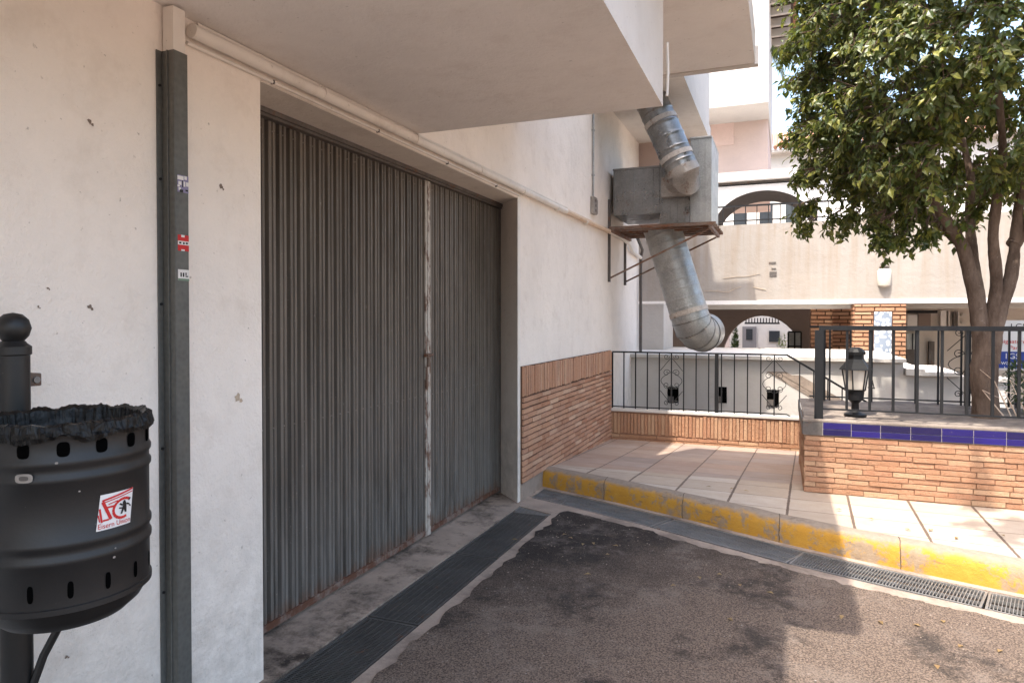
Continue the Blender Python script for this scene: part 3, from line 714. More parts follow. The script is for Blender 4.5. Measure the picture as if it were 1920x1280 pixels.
# crumpled liner folded over the rim
random.seed(5); b = MB(); n = 320; ringp = [(-.035,-.10),(-.020,-.03),(-.012,.012),(-.002,.020),(.008,.016),(.012,.0),(.013,-.008),(.011,-.016)]; vs = []
for j, (dr, dz) in enumerate(ringp):
    for i in range(n):
        t = 2*math.pi*i/n; nz = mnoise.noise(Vector((math.cos(t)*5, math.sin(t)*5, j*.35))); n2 = mnoise.noise(Vector((math.cos(t)*16+j*.5, math.sin(t)*16, j*.5)))
        hang = 1+.9*mnoise.noise(Vector((math.cos(t)*2.2+4, math.sin(t)*2.2, 3)))
        z_ = dz*(hang*1.15 if dz < 0 and dr > 0 else 1)
        pl = mnoise.noise(Vector((math.cos(t)*34, math.sin(t)*34, j*.25)))
        vs.append(wrap(t, zt+z_*1.0+nz*.008+n2*.004+pl*.002, BR+dr-.003+nz*.004+n2*.005+pl*.003*(.4+.1*j)))
b.add(vs, [(j*n+i, j*n+(i+1)%n, (j+1)*n+(i+1)%n, (j+1)*n+i) for j in range(len(ringp)-1) for i in range(n)])
lo = b.build('bin_liner', liner_m, loc=(bc.x,bc.y,1.0)); tag(lo, 'crumpled black plastic bag folded over the rim of the litter bin', 'bin liner')

# ------------------------------------------------------------ low wall and railings
LW = thing('low_brick_wall', 'low wall of upright bricks under the far black railing', 'wall', (-1,8.4,0))
X0, X1 = -1.985, .22
MB().box((X0,8.362,-.1),(X1+3,8.46,.350)).build('mortar_core', mortar_l, LW)
b = MB(); random.seed(4); bricks(b, (X0,8.364,.075), (1,0,0), (0,0,1), (0,-1,0), X1-X0, .265, .042, .265, .008, .016, bond=0, jit=.0055)
bricks(b, (X0,8.364,-.02), (1,0,0), (0,0,1), (0,-1,0), X1-X0, .09, .235, .045, .008, .018); b.build('bricks', brick_pl, LW, bevel=.0015)
MB().box((X0,8.335,.352),(X1+3,8.48,.385)).build('coping', slab_m, LW, bevel=.004)

def spiral(c, u, r, turns, a0, sgn=1, n=26):
    c = Vector(c); u = Vector(u); z = Vector((0,0,1)); return [c+(u*math.cos(a0+sgn*2*math.pi*turns*i/n)+z*math.sin(a0+sgn*2*math.pi*turns*i/n))*r*(1-.8*i/n) for i in range(n+1)]
def scroll_panel(mb, c, u, w, z0, z1):     # wrought lozenges and curls either side of a baluster
    c = Vector(c); u = Vector(u); h = z1-z0; zc = lambda t: Vector((0,0,z0+h*t))
    for s in (-1, 1):
        mb.tube([c+u*s*w*.08+zc(.9), c+u*s*w*.95+zc(.68)], .004, 6); mb.tube([c+u*s*w*.08+zc(.1), c+u*s*w*.95+zc(.32)], .004, 6)
        for (t, r, sg) in ((.93,.035,1),(.64,.045,-1),(.42,.045,1),(.1,.035,-1)):
            mb.tube(spiral(c+u*s*w*.42+zc(t), u*s, min(r, w*.4), 1.35, R(180), sg), .004, 6)
        mb.tube([c+u*s*w*(.1+.8*abs(math.sin(math.pi*k/8)))+zc(.35+.3*k/8) for k in range(9)], .004, 6)
def railing(label, p0, p1, zb_, zt_, sp, bar, top, group, posts=(), panels=(), foot=None, n0=None):
    p0 = Vector(p0); p1 = Vector(p1); L = (p1-p0).length; u = (p1-p0).normalized()
    r = thing('railing', label, 'railing', (p0.x,p0.y,p0.z), group)
    MB().bar(p0+Vector((0,0,zt_)), p1+Vector((0,0,zt_)), top[0], top[1]).build('top_rail', iron_m, r)
    MB().bar(p0+Vector((0,0,zb_)), p1+Vector((0,0,zb_)), .022, .012).build('bottom_rail', iron_m, r)
    n = int(L/sp); k = 0
    for i in range(n+1):
        s = (n0 or sp)+i*sp
        if s > L-.01: break
        if any(abs(s-q) < .04 for q, _ in posts): continue
        q = p0+u*s; MB().bar(q+Vector((0,0,(foot if (foot is not None and i % 1 == 0) else zb_))), q+Vector((0,0,zt_-top[1]/2)), bar).build('baluster', iron_m, r)
    for q, wd in posts: qq = p0+u*q; MB().bar(qq+Vector((0,0,foot if foot is not None else zb_-.08)), qq+Vector((0,0,zt_-top[1]/2)), wd).build('post', iron_m, r)
    for q, wd in panels: b = MB(); scroll_panel(b, p0+u*q, u, wd, zb_, zt_); b.build('scrollwork', iron_m, r)
    return r
PS = .1455
rc = railing('black iron railing on the low brick wall, its right end sloping down', (-1.975,8.40,0), (.055,8.40,0), .405, 1.085, PS, .014, (.035,.018), 'x', posts=((1.255,.042),(.0,.02)), panels=((PS*5,.14),(PS*13,.14)), foot=.386)
del rc['group']
def sl(x): return 1.085-(x-.055)*.62
b = MB(); b.bar((.05,8.40,1.085),(1.05,8.40,sl(1.05)), .035,.022); b.build('sloping_handrail', iron_m, rc)
b = MB(); b.bar((.05,8.40,.405),(.35,8.40,.25), .02,.012); b.build('sloping_bottom_rail', iron_m, rc)
for i in range(1,7):
    x = .04+i*.1455; b = MB(); b.bar((x,8.40,.386),(x,8.40,sl(x)), .013); 
    if sl(x) > .45: b.build('baluster', iron_m, rc)

# planter
PL = thing('brick_planter', 'brick planter with a band of cobalt blue tiles along its top', 'planter', (1.6,6.4,.1))
px0, px1, py0, py1 = .165, 4.6, 5.85, 7.45
MB().box((px0+.012,py0+.012,-.05),(px1,py1,.585)).build('mortar_core', mortar_l, PL)
b = MB(); random.seed(21)
bricks(b, (px0,py0+.014,.055), (1,0,0), (0,0,1), (0,-1,0), px1-px0, .535, .22, .0405, .005, .016, jit=.005)
bricks(b, (px0+.014,py1,.0), (0,-1,0), (0,0,1), (-1,0,0), py1-py0, .59, .24, .046, .006, .016, jit=.0035)
b.build('bricks', brick_pl, PL, bevel=.002)
MB().box((px0-.004,py0-.004,.5865),(px1,py0+.10,.688)).build('grout_band', grout_m, PL)
tl = MB(); random.seed(2); x = px0+.135
while x < px1-.1:
    tl.box((x,py0-.012,.59),(x+.196,py0-.0035,.636)); tl.box((x,py0-.012,.6385),(x+.196,py0-.0035,.688)); x += .2
o = tl.build('blue_tiles', blue_m, PL, bevel=.002)
MB().box((px0-.010,py0-.0115,.59),(px0+.13,py0-.0035,.688)).build('broken_corner_tiles', frame_m, PL)
MB().box((px0-.014,py0-.002,.59),(px0-.0045,py1,.688)).build('side_tiles', gm1, PL)
MB().box((px0-.012,py0-.008,.6885),(px1,py0+.13,.708)).build('rim', soil_m, PL, bevel=.004)
sg = MB(); nx, ny = 60, 22; vs = []
for j in range(ny+1):
    for i in range(nx+1):
        x = px0+(px1-px0)*i/nx; y = py0+.13+(py1-py0-.13)*j/ny; vs.append((x,y,.694+.02*mnoise.noise(Vector((x*3,y*3,0)))+.008*mnoise.noise(Vector((x*14,y*14,0)))))
sg.add(vs, [(j*(nx+1)+i, j*(nx+1)+i+1, (j+1)*(nx+1)+i+1, (j+1)*(nx+1)+i) for j in range(ny) for i in range(nx)]); sg.build('soil', soil_m, PL, smooth=True)
RG = 'railings round the planter'
railing('tall black iron railing along the front rim of the blue tiled planter', (.272,5.93,0), (4.4,5.93,0), .785, 1.425, .160, .019, (.045,.034), RG, posts=((.0,.062),), foot=None, n0=.20)
railing('black iron railing with curled scrollwork behind the tree at the back rim of the planter', (.25,7.35,0), (4.5,7.35,0), .735, 1.42, .183, .016, (.03,.02), RG, posts=((.12,.05),(1.33,.045)), panels=((1.33,.17),(2.9,.17)), foot=.70)

# lantern
LN = thing('garden_lantern', 'squat dark metal lantern with cloudy glass standing on the planter behind the bars', 'lantern', (.565,6.3,.70))
lc = Vector((.565,6.3,0)); k4 = R(45-8)
def hexl(mb, prof, n=6, c=lc): mb.lathe(c, prof, n, a0=R(12), a1=R(12)+2*math.pi, caps=True)
b = MB(); hexl(b, [(.085,.695),(.085,.712),(.045,.725),(.030,.74),(.028,.80),(.035,.81),(.062,.83),(.068,.90),(.085,.915)], 16); b.build('base', iron_m, LN, smooth=True)
b = MB(); hexl(b, [(.074,.917),(.100,1.075)]); b.build('glass', glass_l, LN)
b = MB()
for i in range(6):
    t = R(12)+i*math.pi/3; b.bar(lc+Vector((math.cos(t)*.077,math.sin(t)*.077,.912)), lc+Vector((math.cos(t)*.104,math.sin(t)*.104,1.08)), .010)
b.build('frame', iron_m, LN)
b = MB(); hexl(b, [(.128,1.078),(.124,1.088),(.085,1.135),(.066,1.165),(.066,1.20)]); hexl(b, [(.075,1.2),(.078,1.225),(.055,1.25),(.03,1.262)], 12); b.build('hood', iron_m, LN)
b = MB(); b.tube([lc+Vector((0,0,.915)), lc+Vector((0,0,.98))], .022, 10); b.tube([lc+Vector((0,0,.98)), lc+Vector((0,0,1.04))], [.018,.026], 10); b.build('bulb_holder', frame_m, LN)
b = MB(); b.bar(lc+Vector((.10,-.03,1.085)), lc+Vector((.135,-.04,.93)), .008); b.bar(lc+Vector((.09,-.02,.935)), lc+Vector((.14,-.04,.93)), .008); b.build('loose_strut', iron_m, LN)

# ------------------------------------------------------------ tree
TR = thing('ficus_tree', 'dense green ficus tree with forked brown trunk growing in the blue tiled planter', 'tree', (1.56,6.6,.70))
def limb(mb, pts, r0, r1, n=12, seed=0):
    P_ = [Vector(p) for p in pts]; out = []; K = 10
    for i in range(len(P_)-1):
        a, b2, c2, d = P_[max(i-1,0)], P_[i], P_[i+1], P_[min(i+2,len(P_)-1)]
        for j in range(K):
            t = j/K; out.append(.5*((2*b2)+(c2-a)*t+(2*a-5*b2+4*c2-d)*t*t+(3*b2-a-3*c2+d)*t**3))
    out.append(P_[-1]); m_ = len(out); base = len(mb.v)
    mb.tube(out, [r0+(r1-r0)*(i/(m_-1))**.8 for i in range(m_)], n)
    for i in range(base, len(mb.v)):
        v = Vector(mb.v[i]); cc = out[min((i-base)//n, m_-1)]; d = v-cc; v = cc+d*(1+.16*mnoise.noise(v*7)+.07*mnoise.noise(v*22)); mb.v[i] = tuple(v)
    return out
tb = MB(); Y = 6.6
tree_pts = lambda L: [at(x, y, Y=yy) for (x, y, yy) in L]
limb(tb, tree_pts([(1848,800,6.6),(1845,720,6.6),(1848,640,6.6),(1852,622,6.6)]), .098, .090, 18)
limb(tb, tree_pts([(1845,670,6.6),(1836,600,6.6),(1824,530,6.6),(1800,455,6.55),(1752,380,6.5),(1712,325,6.4),(1690,270,6.3),(1660,190,6.2)]), .074, .022)
limb(tb, tree_pts([(1840,620,6.6),(1832,540,6.6),(1822,470,6.7),(1818,400,6.8),(1820,330,6.9),(1800,240,7.0),(1790,120,7.0)]), .058, .020)
limb(tb, tree_pts([(1855,680,6.6),(1862,600,6.6),(1868,520,6.6),(1862,440,6.5),(1872,360,6.4),(1880,280,6.3),(1870,150,6.2)]), .064, .022)
limb(tb, tree_pts([(1858,680,6.6),(1870,600,6.6),(1895,520,6.65),(1905,440,6.7),(1915,360,6.7),(1950,240,6.7),(2000,100,6.7)]), .068, .022)
limb(tb, tree_pts([(1900,460,6.7),(1940,400,6.8),(1990,350,6.9),(2080,260,7.0)]), .06, .02)
limb(tb, tree_pts([(1800,455,6.55),(1745,405,6.9),(1700,370,7.2),(1640,300,7.4)]), .045, .015)
limb(tb, tree_pts([(1712,325,6.4),(1750,285,6.1),(1740,220,5.8)]), .03, .012)
tb.build('trunk', bark_m, TR, smooth=True)
random.seed(9)
CC = Vector((1.78, 6.6, 3.95)); RX, RY, RZ = 1.72, 1.65, 1.72
def inside(p): q = p-CC; return (abs(q.x/RX)**2.7+abs(q.y/RY)**2.7+abs(q.z/RZ)**2.7)
clus = []
while len(clus) < 1150:
    p = CC+Vector((random.uniform(-1,1)*RX, random.uniform(-1,1)*RY, random.uniform(-1,1)*RZ)); f_ = inside(p)
    if f_ > 1 or f_ < .35 and random.random() < .8: continue
    if mnoise.noise(p*1.9) < -.42: continue
    if p.z < 2.75 and p.x > 1.25 and random.random() < .8: continue      # open underside where the limbs show
    clus.append((p, 1.))
for (x, y, yy) in ((1650,440,6.2),(1670,452,6.2),(1690,445,6.25),(1655,425,6.2),(1640,415,6.2),(1725,435,6.3),(1750,432,6.3),(1700,415,6.3),(1600,400,6.3),(1560,405,6.4),(1520,380,6.4),(1500,395,6.5),(1500,330,6.3),(1510,420,6.6),(1585,420,6.6),(1490,250,6.5),(1505,60,6.3),(1520,30,6.3)):
    clus.append((at(x, y, Y=yy), .55))
nd = 0
while nd < 75:                          # sparse unseen leaf clusters, added overhead to dapple planter and pavement
    p = Vector((random.uniform(.35,3.2), random.uniform(2.9,4.9), random.uniform(4.35,5.4)))
    if mnoise.noise(p*1.4) > .0: clus.append((p, .8)); nd += 1
lf = MB(); tw = MB(); LV = []; LF = []
def leaf(p, d, up, L, W):
    s_ = d.cross(up).normalized(); n_ = s_.cross(d).normalized(); k_ = len(LV)
    LV.extend([tuple(p), tuple(p+d*L*.45+s_*W-n_*W*.0+n_*W*.35), tuple(p+d*L*1.0-n_*L*.12), tuple(p+d*L*.45-s_*W+n_*W*.35), tuple(p+d*L*.5)])
    LF.extend([(k_, k_+4, k_+1), (k_+4, k_+2, k_+1), (k_, k_+3, k_+4), (k_+4, k_+3, k_+2)])
for (p, sc) in clus:
    a_ = (p-CC).normalized(); root = p-a_*random.uniform(.08,.2)+Vector((0,0,-.03))
    nt_ = 4
    for t in range(nt_):
        dir_ = (a_*.7+Vector((random.gauss(0,.6),random.gauss(0,.6),random.gauss(-.1,.5)))).normalized(); L = random.uniform(.18,.36)*sc
        e0 = p-dir_*L*.4; pts_ = [e0, e0+dir_*L*.55, e0+dir_*L+Vector((0,0,-.05))]
        tw.tube([root]+pts_, [.006,.004,.003,.0015], 4, caps=False)
        for q in range(21):
            t_ = random.random(); b_ = pts_[0].lerp(pts_[2], t_)+Vector((random.gauss(0,.02),random.gauss(0,.02),random.gauss(0,.02)))
            d_ = (dir_*.5+Vector((random.gauss(0,.7),random.gauss(0,.7),-.55+random.gauss(0,.35)))).normalized()
            up = (Vector((0,0,1))+a_*.7+Vector((random.gauss(0,.35),)*3)).normalized()
            Ls = random.uniform(.045,.088); leaf(b_, d_, up, Ls, Ls*.27)
lf.v = LV; lf.f = LF; lf.m = [0]*len(LF)
cr = lf.build('crown', leaf_m, TR); tw.build('twigs', bark_m, TR)

def shrub(name, label, cat, c, r, n, mat_, L0=.05, loc=None, shape=1.0):
    LV.clear(); LF.clear(); c = Vector(c); r = Vector(r)
    T = thing(name, label, cat, (c.x,c.y,c.z-r.z)); st = MB()
    for i in range(n):
        while True:
            d = Vector((random.uniform(-1,1),random.uniform(-1,1),random.uniform(-1,1)))
            if .25 < d.length < 1: break
        w__ = 1-.75*max(0, d.z)*shape if shape > 1 else 1
        p = c+Vector((d.x*r.x*w__, d.y*r.y*w__, d.z*r.z)); dd_ = (d+Vector((random.gauss(0,.5),)*3)+Vector((0,0,.2))).normalized(); leaf(p, dd_, Vector((0,0,1)) if abs(dd_.z) < .9 else Vector((1,0,0)), L0*random.uniform(.7,1.3), L0*.22)
    m_ = MB(); m_.v = list(LV); m_.f = list(LF); m_.m = [0]*len(LF); m_.build('foliage', mat_, T)
    for i in range(5): st.tube([(c.x+random.uniform(-.03,.03),c.y,c.z-r.z-.02), (c.x+random.uniform(-.6,.6)*r.x, c.y+random.uniform(-.5,.5)*r.y, c.z+.4*r.z)], [.012,.005], 6)
    st.build('stems', bark_m, T); return T
shrub('bush', 'small dark green bush in the planter right of the tree trunk', 'bush', (2.06,6.95,.95), (.30,.28,.25), 1300, bush_m)
b = MB(); random.seed(31)
for i in range(9):
    x = 1.75+random.uniform(-.1,.35); b.tube([(x,6.5,.71),(x+random.uniform(-.2,.1),6.45,.85+random.random()*.2),(x+random.uniform(-.3,.1),6.4,.8+random.random()*.4)], [.006,.004,.002], 5)
o = b.build('bare_vine', pipe_rust, loc=(1.8,6.5,.71)); tag(o, 'bare pale climbing stems at the foot of the ficus trunk', 'vine')

# ------------------------------------------------------------ behind: terrace, footbridge, arcade
TW = thing('terrace_wall', 'low white rendered terrace wall with three dark square vents behind the far railing', 'wall', (0,9.6,-1.3))
b = MB(); b.box((-2.6,9.66,-1.35),(1.40,12.3,.955)); b.box((1.4,9.661,-1.35),(2.1,11.0,.80)); b.build('wall', slab_m, TW)
b = MB(); b.box((-2.6,9.58,.9552),(1.42,12.35,1.0)); b.box((1.42,9.581,.801),(1.62,11.05,.88)); b.box((1.62,9.582,.80),(2.0,11.06,.845)); b.build('coping', slab_m, TW)
for (x, y) in ((1262,740),(1352,740),(1449,746)):
    p_ = at(x, y, Y=9.655); b = MB(); b.box((p_.x-.075,9.652,p_.z-.11),(p_.x+.075,9.659,p_.z+.11)); v_ = b.build('vent', black_hole, TW)
    b = MB(); b.box((p_.x-.07,9.640,p_.z-.10),(p_.x+.01,9.651,p_.z-.02)); b.build('vent_flap', frame_m, v_)
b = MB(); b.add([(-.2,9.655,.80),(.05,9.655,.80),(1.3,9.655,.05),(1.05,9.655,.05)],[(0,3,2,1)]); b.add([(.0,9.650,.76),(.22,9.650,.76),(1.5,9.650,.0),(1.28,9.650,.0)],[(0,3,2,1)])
b.build('diagonal_shadow_band', conc_m, TW)  # grey strips painting the diagonal shadow onto the wall face
st = thing('stairs', 'narrow flight of steps going down between the low brick wall and the terrace', 'stairs', (1,9,-1.3)); b = MB()
for i in range(7): b.box((.3+i*.28,8.475,-1.3),(.58+i*.28-.0005,9.655,-.05-i*.17))
b.build('steps', conc_m, st)

FB = thing('footbridge', 'wide cream rendered parapet wall streaked with brown drips spanning above the arcade', 'bridge', (0,12,1.8))
b = MB(); b.box((-4,12.0,1.80),(9,12.2,3.06)); b.build('parapet', bridge_m, FB)
b = MB(); b.box((-4,11.985,1.735),(9,12.21,1.80)); b.build('drip_beam', soff_m, FB)
b = MB(); b.box((-4,12.2,1.80),(9,15,1.95)); b.box((-4,12.45,1.66),(9,12.65,1.799)); b.build('deck', white_m, FB)
b = MB(); b.box((-2.6,11.0,-1.3),(-1.76,12.0,1.735)); b.build('corner_pier', slab_m, FB)
# cracks and old poster scar
b = MB()
def crack(pts, w=.008):
    for a_, c_ in zip(pts[:-1], pts[1:]): p_, q_ = at(*a_, Y=11.994), at(*c_, Y=11.994); b.bar(p_, q_, .006, w*random.uniform(.6,1.4))
crack([(1320,545),(1345,546),(1365,548),(1378,541),(1390,537)]); crack([(1412,538),(1424,541),(1436,543)]); crack([(1355,522),(1380,519),(1402,518),(1425,513)], .003)
b.build('crack', chip_l, FB)
b = MB(); p_ = at(1449,505,Y=11.995); 
for q in ((-.06,.09,.05,.12),(-.05,-.12,.06,-.04),(-.02,0,.05,.02)): MB().box((p_.x+q[0],11.992,p_.z+q[1]),(p_.x+q[2],11.998,p_.z+q[3])).build('poster_scrap', frame_m, FB)
WL = thing('wall_lamp', 'small beige half-round lamp on the cream bridge parapet', 'lamp', (1.467,11.98,2.1))
b = MB(); b.lathe((1.467,12.0,1.99), [(.02,0),(.09,.02),(.1,.06),(.1,.25),(.08,.28)], 12, a0=math.pi, a1=2*math.pi, caps=True); b.build('shade', m_simple('lamp_beige', (.50,.46,.40), .6), WL, smooth=True)
MB().box((1.40,11.93,2.29),(1.53,11.999,2.31)).build('cap', frame_m, WL)

def arch_wall(mb, x0, x1, y0, y1, z0, z1, cx, r, spring, n=20, rz=None):   # wall slab with one arched opening
    rz = rz or r; pts = [(cx-r, z0)]+[(cx-r*math.cos(math.pi*i/n), spring+rz*math.sin(math.pi*i/n)) for i in range(n+1)]+[(cx+r, z0)]
    m_ = len(pts)
    for (ya, fl) in ((y0, 1), (y1, 0)):
        q = []; L = [(x0,z0),(x0,z1)]; 
        for i in range(m_-1):
            a_, c_ = pts[i], pts[i+1]; vs = [(a_[0],ya,a_[1]),(c_[0],ya,c_[1]),(c_[0],ya,z1),(a_[0],ya,z1)]
            if abs(a_[0]-c_[0]) > 1e-6: mb.add(vs, [(0,1,2,3) if fl else (3,2,1,0)])
        mb.add([(x0,ya,z0),(cx-r,ya,z0),(cx-r,ya,z1),(x0,ya,z1)], [(0,1,2,3)]); mb.add([(cx+r,ya,z0),(x1,ya,z0),(x1,ya,z1),(cx+r,ya,z1)], [(0,1,2,3)])
    for i in range(m_-1):
        a_, c_ = pts[i], pts[i+1]; mb.add([(a_[0],y0,a_[1]),(c_[0],y0,c_[1]),(c_[0],y1,c_[1]),(a_[0],y1,a_[1])], [(0,1,2,3)])
    mb.add([(x0,y0,z1),(x1,y0,z1),(x1,y1,z1),(x0,y1,z1)], [(0,1,2,3)]); mb.add([(x0,y0,z0),(x0,y0,z1),(x0,y1,z1),(x0,y1,z0)], [(0,1,2,3)]); mb.add([(x1,y0,z0),(x1,y1,z0),(x1,y1,z1),(x1,y0,z1)], [(0,1,2,3)])
    return mb
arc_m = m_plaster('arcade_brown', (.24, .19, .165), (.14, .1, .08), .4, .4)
AR = thing('arcade', 'dark brown arcade wall with a round arch under the footbridge', 'arcade', (-.4,15,-1.3))
pl_ = at(1352,650,Y=15.0).x; pr_ = at(1508,650,Y=15.0).x; cx = (pl_+pr_)/2; rr_ = (pr_-pl_)/2
arch_wall(MB(), -3.2, .62, 15.0, 15.35, -1.3, 1.79, cx, rr_, .55, rz=at(1430,592,Y=15.0).z-.55).build('arch_wall', arc_m, AR)
# courtyard house beyond the arch
CH = thing('courtyard_house', 'white house with an arched porch and grey door seen through the dark arch', 'house', (-.3,24,-1.3))
MB().box((-6,24.4,-1.3),(1.2,28,2.35)).build('wall', white_m, CH)
b = MB(); arch_wall(b, -2.6, 1.4, 22.0, 22.3, -1.3, 2.2, at(1440,600,Y=22.).x, 1.12, .9, rz=.85); b.build('porch_arch', pink_m, CH)
d0 = at(1392,612,Y=24.35); d1 = at(1418,655,Y=24.35)
o = MB().box((d0.x,24.34,-1.3),(d1.x,24.399,d0.z)).build('door', m_simple('grey_door', (.16,.155,.16), .5), CH); MB().box((d0.x+.12,24.32,d0.z-.45),(d1.x-.12,24.339,d0.z-.08)).build('window', win_m, o)
d0 = at(1442,620,Y=24.35); d1 = at(1462,641,Y=24.35); MB().box((d0.x,24.33,d1.z),(d1.x,24.399,d0.z)).build('window', win_m, CH)
b = MB(); d0 = at(1396,596,Y=21.9); d1 = at(1462,606,Y=21.9); b.bar((d0.x,21.95,d1.z),(d1.x,21.95,d1.z), .05, .05)
for i in range(12): x = d0.x+(d1.x-d0.x)*(i+.5)/12; b.bar((x,21.95,d1.z),(x,21.95,d0.z), .03)
b.build('balcony_rail', iron_m, CH)
shrub('cypress', 'slim dark cypress in front of the pink wall seen through the arch', 'tree', (at(1378,650,Y=18.).x,18,.1), (.16,.16,1.4), 1500, bush_m, .10, shape=1.2)
shrub('potted_plant', 'yellow green shrub beside the white house seen through the arch', 'plant', (at(1470,650,Y=20.).x,20,.0), (.24,.24,1.1), 1000, leaf_m, .10)
WD = thing('shop_window', 'dark framed glass door at the right side of the arcade', 'window', (.45,14.9,-1.3))
d0 = at(1478,622,Y=14.9); d1 = at(1502,652,Y=14.9); b = MB(); b.box((d0.x,14.92,-1.3),(d1.x,14.96,d0.z)); b.build('pane', galv_m, WD)
b = MB(); 
for x in (d0.x, (d0.x+d1.x)/2, d1.x): b.bar((x,14.9,-1.3),(x,14.9,d0.z), .03)
b.bar((d0.x,14.9,d0.z),(d1.x,14.9,d0.z), .03); b.bar((d0.x,14.9,d1.z+.03),(d1.x,14.9,d1.z+.03), .03); b.build('frame', iron_m, WD)
# brick piers
random.seed(41)
def pier(x0, x1, y, label, panel):
    T = thing('brick_pier', label, 'pier', ((x0+x1)/2,y,-1.3), 'brick piers under the footbridge'); MB().box((x0+.01,y+.01,-1.3),(x1-.01,y+.5,1.73)).build('mortar_core', mortar_m, T)
    b = MB()
    if panel:
        m0, m1 = at(1639,600,Y=y).x, at(1672,600,Y=y).x; zt2 = at(1650,584,Y=y).z
        bricks(b, (x0,y+.012,.60), (1,0,0), (0,0,1), (0,-1,0), m0-x0-.005, zt2-.6, .26, .068, .02, .02); bricks(b, (m1+.005,y+.012,.60), (1,0,0), (0,0,1), (0,-1,0), x1-m1-.005, zt2-.6, .26, .068, .02, .02)
        bricks(b, (x0,y+.012,zt2), (1,0,0), (0,0,1), (0,-1,0), x1-x0, 1.725-zt2, .26, .068, .02, .02)
        bricks(b, (x0+.014,y+.5,.6), (0,-1,0), (0,0,1), (-1,0,0), .49, 1.12, .26, .068, .02, .02)
        tp = NT('patterned_tiles'); f_ = tp.vor(16, k=(1,1,1)); tp = tp.fin(tp.mix(tp.ramp(f_, (.42, 0.), (.5, 1.)), (.68,.68,.68), (.20,.24,.30)), .35)
        MB().box((m0,y-.004,.4),(m1,y+.011,zt2-.004)).build('tile_panel', tp, T)
    else:
        bricks(b, (x0,y+.012,.60), (1,0,0), (0,0,1), (0,-1,0), x1-x0, 1.12, .24, .068, .02, .02); bricks(b, (x1-.014,y,.6), (0,1,0), (0,0,1), (1,0,0), .49, 1.12, .26, .068, .02, .02)
    b.build('bricks', brick_pl, T)
pier(at(1601,600,Y=11.9).x, at(1700,600,Y=11.9).x, 11.9, 'orange brick pier with a white patterned tile panel, behind the lantern', True)
pier(at(1519,600,Y=12.7).x, at(1561,600,Y=12.7).x, 12.7, 'plain orange brick pier between the dark arch and the tiled pier', False)
DR = thing('brick_wall', 'shaded brown brick wall between the two orange piers', 'wall', (1,13.5,-1.3)); x0, x1 = at(1560,600,Y=13.5).x, at(1606,600,Y=13.5).x
MB().box((x0,13.5,-1.3),(x1,13.8,1.79)).build('mortar_core', mortar_m, DR); b = MB(); bricks(b, (x0,13.512,.6), (1,0,0), (0,0,1), (0,-1,0), x1-x0, 1.15, .26, .068, .02, .02); b.build('bricks', brick_old, DR)
# shop front on the right of the piers
SF = thing('shop_front', 'grey and cream shop front with glazed doors right of the tiled pier', 'shop', (3,14.5,-1.3))
MB().box((1.6,14.6,-1.3),(9,14.9,1.79)).build('wall', m_plaster('shop_wall', (.56,.51,.46), (.4,.35,.3), .3, .3), SF)
def px_rect(x0, y0, x1, y1, Y, nm, mt, th=.03, par=SF, off=0):
    a_, c_ = at(x0,y0,Y=Y), at(x1,y1,Y=Y); return MB().box((a_.x,Y-off,min(a_.z,c_.z)),(c_.x,Y-off+th,max(a_.z,c_.z))).build(nm, mt, par)
o = px_rect(1700,625,1722,655,14.5,'window',galv_m,.09); px_rect(1710,625,1712,655,14.5,'mullion',iron_m,.01,o,.02)
px_rect(1700,655,1722,690,14.5,'door_panel',frame_m,.09)
px_rect(1702,590,1720,615,14.5,'notice',wh_m,.09); px_rect(1700,582,1758,587,14.3,'awning_bar',iron_m,.1); px_rect(1722,588,1745,616,14.5,'dark_window',arc_m,.09)
px_rect(1742,640,1752,690,14.5,'vent_louvre',frame_m,.09); px_rect(1764,582,1774,616,14.5,'light_strip',wh_m,.09)
for i, x in enumerate((1778,1788,1796)): px_rect(x,584,x+3,614,14.5,'shutter_slat',frame_m if i % 2 else white_m,.09)
px_rect(1803,588,1812,592,14.5,'shelf',white_m,.09); px_rect(1803,604,1812,606,14.5,'shelf',white_m,.09)
FW = thing('garden_wall', 'pale rendered wall with tree shade in the low court behind the planter', 'wall', (3,10.6,-1.3))
MB().box((2.101,10.6,-1.3),(2.75,10.8,.68)).build('wall', slab_m, FW); MB().box((2.101,10.55,.681),(2.75,10.85,.73)).build('coping', white_m, FW)
# sign board right of the trunk
SG = thing('sign_board', 'white and blue sign board with red and white lettering right of the tree trunk', 'sign', (2.6,9.0,-1.3))
y_ = 9.0; a_ = at(1866,604,Y=y_); c_ = at(1975,692,Y=y_); xm = c_.x; zm = at(1900,659,Y=y_).z
MB().box((a_.x,9.0,c_.z-.02),(xm,9.03,a_.z+.02)).build('board', wh_m, SG); sb_m = m_simple('sign_blue', (.02,.045,.24), .4, var=.1, bump=0)
MB().box((a_.x+.02,8.996,c_.z),(xm-.01,9.0,zm)).build('blue_panel', sb_m, SG); MB().box((a_.x+.2,9.03,-1.3),(a_.x+.25,9.06,c_.z)).build('post', iron_m, SG); MB().box((xm-.25,9.03,-1.3),(xm-.2,9.06,c_.z)).build('post', iron_m, SG)
def letters(txt, x, z, size, mt, nm='lettering'):
    v, f = text_geo(txt, size); b = MB(); b.add([(x+p[0], 8.994, z+p[1]) for p in v], [tuple(q) for q in f]); b.build(nm, mt, SG)
xs = at(1877,640,Y=y_).x
letters('LGS', at(1894,613,Y=y_).x, at(1894,617,Y=y_).z, .09, blk_m); letters('signature', xs, at(1880,643,Y=y_).z, .062, red_m); letters('Park', at(1892,652,Y=y_).x, at(1892,655,Y=y_).z, .062, red_m)
